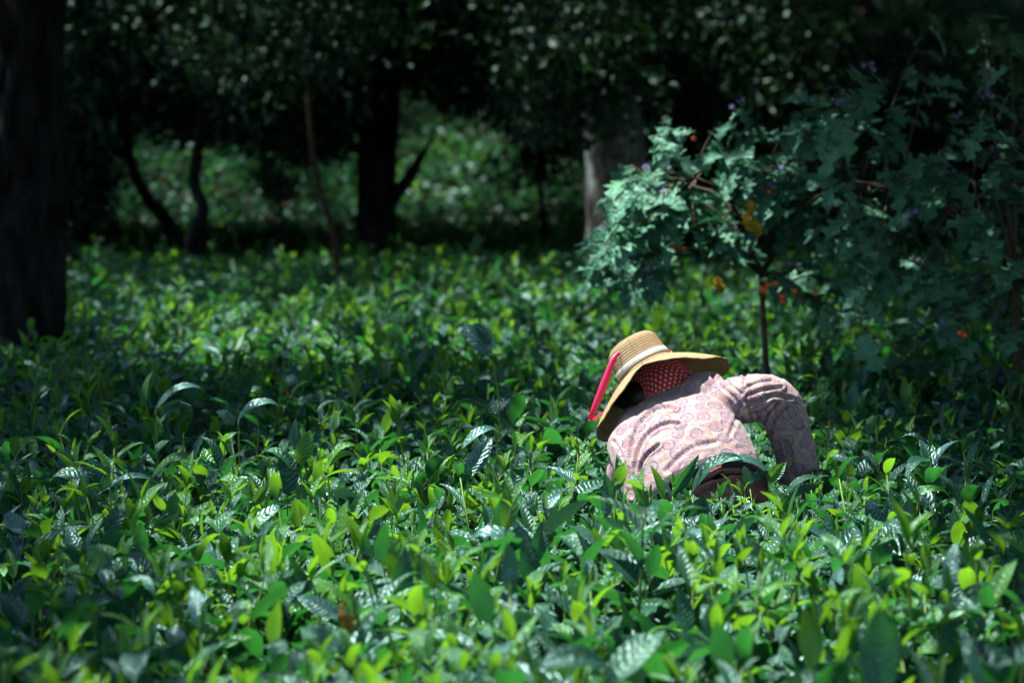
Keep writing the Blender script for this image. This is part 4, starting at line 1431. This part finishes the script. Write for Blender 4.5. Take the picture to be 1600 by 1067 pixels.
def scarf_sheet():
    V, F, UV = [], [], []
    nu, nv = 44, 30
    for j in range(nv + 1):
        v = j / nv
        for i in range(nu + 1):
            a = (i / nu - .5) * R(280)
            # shell round the back of the head, then flaring over the nape
            k = max(0, v - .55) / .45
            rr_ = .097 * math.sin(min(v * 1.75, 1) * math.pi / 2 * 1.0 + .05) + .035 * k * k + .004 * math.sin(a * 7 + v * 4) * (v > .2) * (1 + 2 * k)
            hgt = .10 * math.cos(min(v * 1.6, 1) * math.pi / 2) - .22 * max(0, v - .3)
            p = headc + HATA * hgt + (hat_near * math.cos(a) + hat_side * math.sin(a)) * rr_ * (1.02 + .05 * math.cos(a))
            V.append(tuple(p)); UV.append((a * .10 / .0145, v * .22 / .0145))
    for j in range(nv):
        for i in range(nu):
            q = j * (nu + 1) + i
            F.append((q, q + 1, q + nu + 2, q + nu + 1))
    b = MB(); b.add(V, F, UV); return b


sb_ = scarf_sheet()
t_ = MB(); tube(t_, curve_pts([headc + HATA * .02, headc.lerp(neckb, .5) + hat_near * .008, neckb, B(.36, .05, -.01)], 16), [.095, .095, .095, .094, .092, .089, .086, .083, .080, .078, .076, .074, .072, .07, .068, .065], 40, caps=False, lump=.04)
sb_.add(t_.v[0], t_.f, t_.uv[0] * [39, 1 / .0145])
sc_o = sb_.build('headscarf', M_SCARF, picker); sc_o.matrix_parent_inverse = Matrix.Translation(-PO)
md = sc_o.modifiers.new('thick', 'SOLIDIFY'); md.thickness = .0025

# hair at the nape
M_HAIR = simple_mat('black hair', (.012, .009, .008), .5)
mb = MB()
rr_ = random.Random(5)
for k in range(420):
    a = rr_.uniform(-1.6, 2.4)
    s = headc + HATA * rr_.uniform(-.06, -.02) + (hat_near * math.cos(a) - hat_side * math.sin(a)) * .088
    e = s - HATA * rr_.uniform(.03, .09) + hat_near * rr_.uniform(.0, .03) - hat_side * rr_.uniform(-.02, .05)
    tube(mb, [s, s.lerp(e, .5) + hat_near * .008, e], [.0022, .0018, .0004], 4)
limb(mb, [W(972, 618, PY + .50), W(1000, 622, PY + .46), W(1035, 612, PY + .46)], [.040, .058, .050], 14)
o = mb.build('hair', M_HAIR, picker); o.matrix_parent_inverse = Matrix.Translation(-PO)

# --- straw hat
def straw():
    m, n, l, out = newmat('straw braid')
    uv = n.new('ShaderNodeUVMap'); se = n.new('ShaderNodeSeparateXYZ'); l.new(uv.outputs[0], se.inputs[0])
    band = math_(n, l, 'FRACT', math_(n, l, 'MULTIPLY', se.outputs[1], 1 / .0085))
    bandh = math_(n, l, 'SINE', math_(n, l, 'MULTIPLY', band, math.pi))
    idx_ = math_(n, l, 'FLOOR', math_(n, l, 'MULTIPLY', se.outputs[1], 1 / .0085))
    diag = math_(n, l, 'ADD', math_(n, l, 'MULTIPLY', se.outputs[0], 260), math_(n, l, 'MULTIPLY', math_(n, l, 'ABSOLUTE', math_(n, l, 'SUBTRACT', band, .5)), 2.2))
    wv = math_(n, l, 'SINE', math_(n, l, 'MULTIPLY', diag, 2 * math.pi))
    no = N(n, 'ShaderNodeTexNoise', Scale=1.0, Detail=4.0)
    mp = n.new('ShaderNodeCombineXYZ'); l.new(math_(n, l, 'MULTIPLY', se.outputs[0], 60), mp.inputs[0]); l.new(math_(n, l, 'MULTIPLY', idx_, 3.7), mp.inputs[1])
    l.new(mp.outputs[0], no.inputs['Vector'])
    col = mixc(n, l, no.outputs[0], (.25, .16, .075), (.52, .39, .21))
    dk = math_(n, l, 'MULTIPLY', math_(n, l, 'POWER', math_(n, l, 'SUBTRACT', 1, bandh), 2), .8)
    col = mixc(n, l, dk, col, (.10, .050, .018))
    col = mixc(n, l, math_(n, l, 'MULTIPLY', math_(n, l, 'GREATER_THAN', wv, .4), .3), col, (.16, .09, .035))
    pr = N(n, 'ShaderNodeBsdfPrincipled', Roughness=.6); l.new(col, pr.inputs['Base Color'])
    h = math_(n, l, 'ADD', bandh, math_(n, l, 'MULTIPLY', wv, .25))
    bp = N(n, 'ShaderNodeBump', Strength=.8, Distance=.0015); l.new(h, bp.inputs['Height']); l.new(bp.outputs[0], pr.inputs['Normal'])
    tr = n.new('ShaderNodeBsdfTranslucent'); l.new(mixc(n, l, .5, col, (.45, .24, .07)), tr.inputs[0])
    ms = n.new('ShaderNodeMixShader'); ms.inputs[0].default_value = .07
    l.new(pr.outputs[0], ms.inputs[1]); l.new(tr.outputs[0], ms.inputs[2]); l.new(ms.outputs[0], out.inputs[0])
    return m


M_STRAW = straw()


def hat_point(r_, h, a, brim=0.0):
    """a = 0 towards the camera, 90 deg = hat_side"""
    ca, sa = math.cos(a), math.sin(a)
    side = abs(sa)
    f = max(0, r_ - .089) / .135
    dz = h
    if brim:
        right = sa > 0
        dz -= (.095 if right else .085) * side ** 1.5 * f ** 1.25
        dz -= .045 * ca * f if ca > 0 else 0
        dz -= .03 * f * (1 if ca < 0 else 0) * (-ca)
        dz += .004 * math.sin(a * 5 + 1) * f + .002 * math.sin(a * 11 + 2) * f
        r_ += .0015 * math.sin(a * 37) * f
        r_ = r_ - (.0 if not right else .006) * side * f * f
    return hatc + HATA * dz + (hat_near * ca + hat_side * sa) * r_


prof = []
for i in range(9): prof.append((.060 * i / 8, .114 - .010 * (i / 8) ** 2, 0))
for i in range(1, 7):
    t = i / 6 * math.pi / 2; prof.append((.060 + .024 * math.sin(t), .104 - .028 * (1 - math.cos(t)), 0))
for i in range(1, 12): prof.append((.084 + .006 * i / 11, .076 * (1 - i / 11), 0))
for i in range(1, 31): prof.append((.090 + .150 * i / 30, 0, 1))
mb = MB()
V, UV, F = [], [], []
na_ = 120; s_ = 0; last = (0, .114)
for (r_, h, bq) in prof:
    s_ += math.hypot(r_ - last[0], h - last[1]); last = (r_, h)
    for k in range(na_ + 1):
        V.append(tuple(hat_point(r_, h, 2 * math.pi * k / na_, bq))); UV.append((k / na_, s_))
for i in range(len(prof) - 1):
    for k in range(na_):
        q = i * (na_ + 1) + k
        F.append((q, q + 1, q + na_ + 2, q + na_ + 1))
mb.add(V, F, UV)
hat = mb.build('straw_hat', M_STRAW, picker); hat.matrix_parent_inverse = Matrix.Translation(-PO)
md = hat.modifiers.new('thick', 'SOLIDIFY'); md.thickness = .0035; md.offset = 0
# light band round the crown
M_BAND = simple_mat('pale hat band', (.42, .43, .40), .7, 60, .4, 0, (.60, .60, .57), stretch=(1, 1, 4))
mb = MB(); V, F = [], []
for j, (r_, h) in enumerate(((.0915, .012), (.0930, .016), (.0918, .029), (.0905, .033))):
    for k in range(72): V.append(tuple(hat_point(r_ , h, 2 * math.pi * k / 72)))
for j in range(3):
    for k in range(72): F.append((j * 72 + k, j * 72 + (k + 1) % 72, (j + 1) * 72 + (k + 1) % 72, (j + 1) * 72 + k))
mb.add(V, F); bo = mb.build('hat_band', M_BAND, hat)
# pink ribbon from the crown over the brim edge, then back under it as a chin tie
m, n, l, out = newmat('pink satin ribbon')
pr = N(n, 'ShaderNodeBsdfPrincipled', Roughness=.4); pr.inputs['Base Color'].default_value = (.80, .025, .16, 1)
tr = n.new('ShaderNodeBsdfTranslucent'); tr.inputs[0].default_value = (.9, .05, .22, 1)
ms = n.new('ShaderNodeMixShader'); ms.inputs[0].default_value = .3
l.new(pr.outputs[0], ms.inputs[1]); l.new(tr.outputs[0], ms.inputs[2]); l.new(ms.outputs[0], out.inputs[0])
M_PINK = m


def strip(name, path, widths, wdir, mat, parent, inv=True):
    P = curve_pts(path, 24)
    V, F = [], []
    for i, p in enumerate(P):
        s = i / 23 * (len(widths) - 1); k = min(int(s), len(widths) - 2)
        w = widths[k] + (widths[k + 1] - widths[k]) * (s - k)
        d = Vector(wdir)
        V += [tuple(p - d * w / 2), tuple(p + HATA * .002), tuple(p + d * w / 2)]
    for i in range(23):
        for k in range(2):
            q = i * 3 + k; F.append((q, q + 1, q + 4, q + 3))
    b = MB(); b.add(V, F)
    o = b.build(name, mat, parent)
    md = o.modifiers.new('thick', 'SOLIDIFY'); md.thickness = .0012
    return o


aL = -R(62)
strip('ribbon', [W(968, 550, PY + .455), W(958, 563, PY + .44), W(944, 600, PY + .42), W(926, 645, PY + .41), W(924, 656, PY + .43), W(950, 640, PY + .50), W(990, 612, PY + .52)],
      [.008, .017, .025, .018, .010, .007, .006], Vector((.93, 0, -.34)), M_PINK, hat)
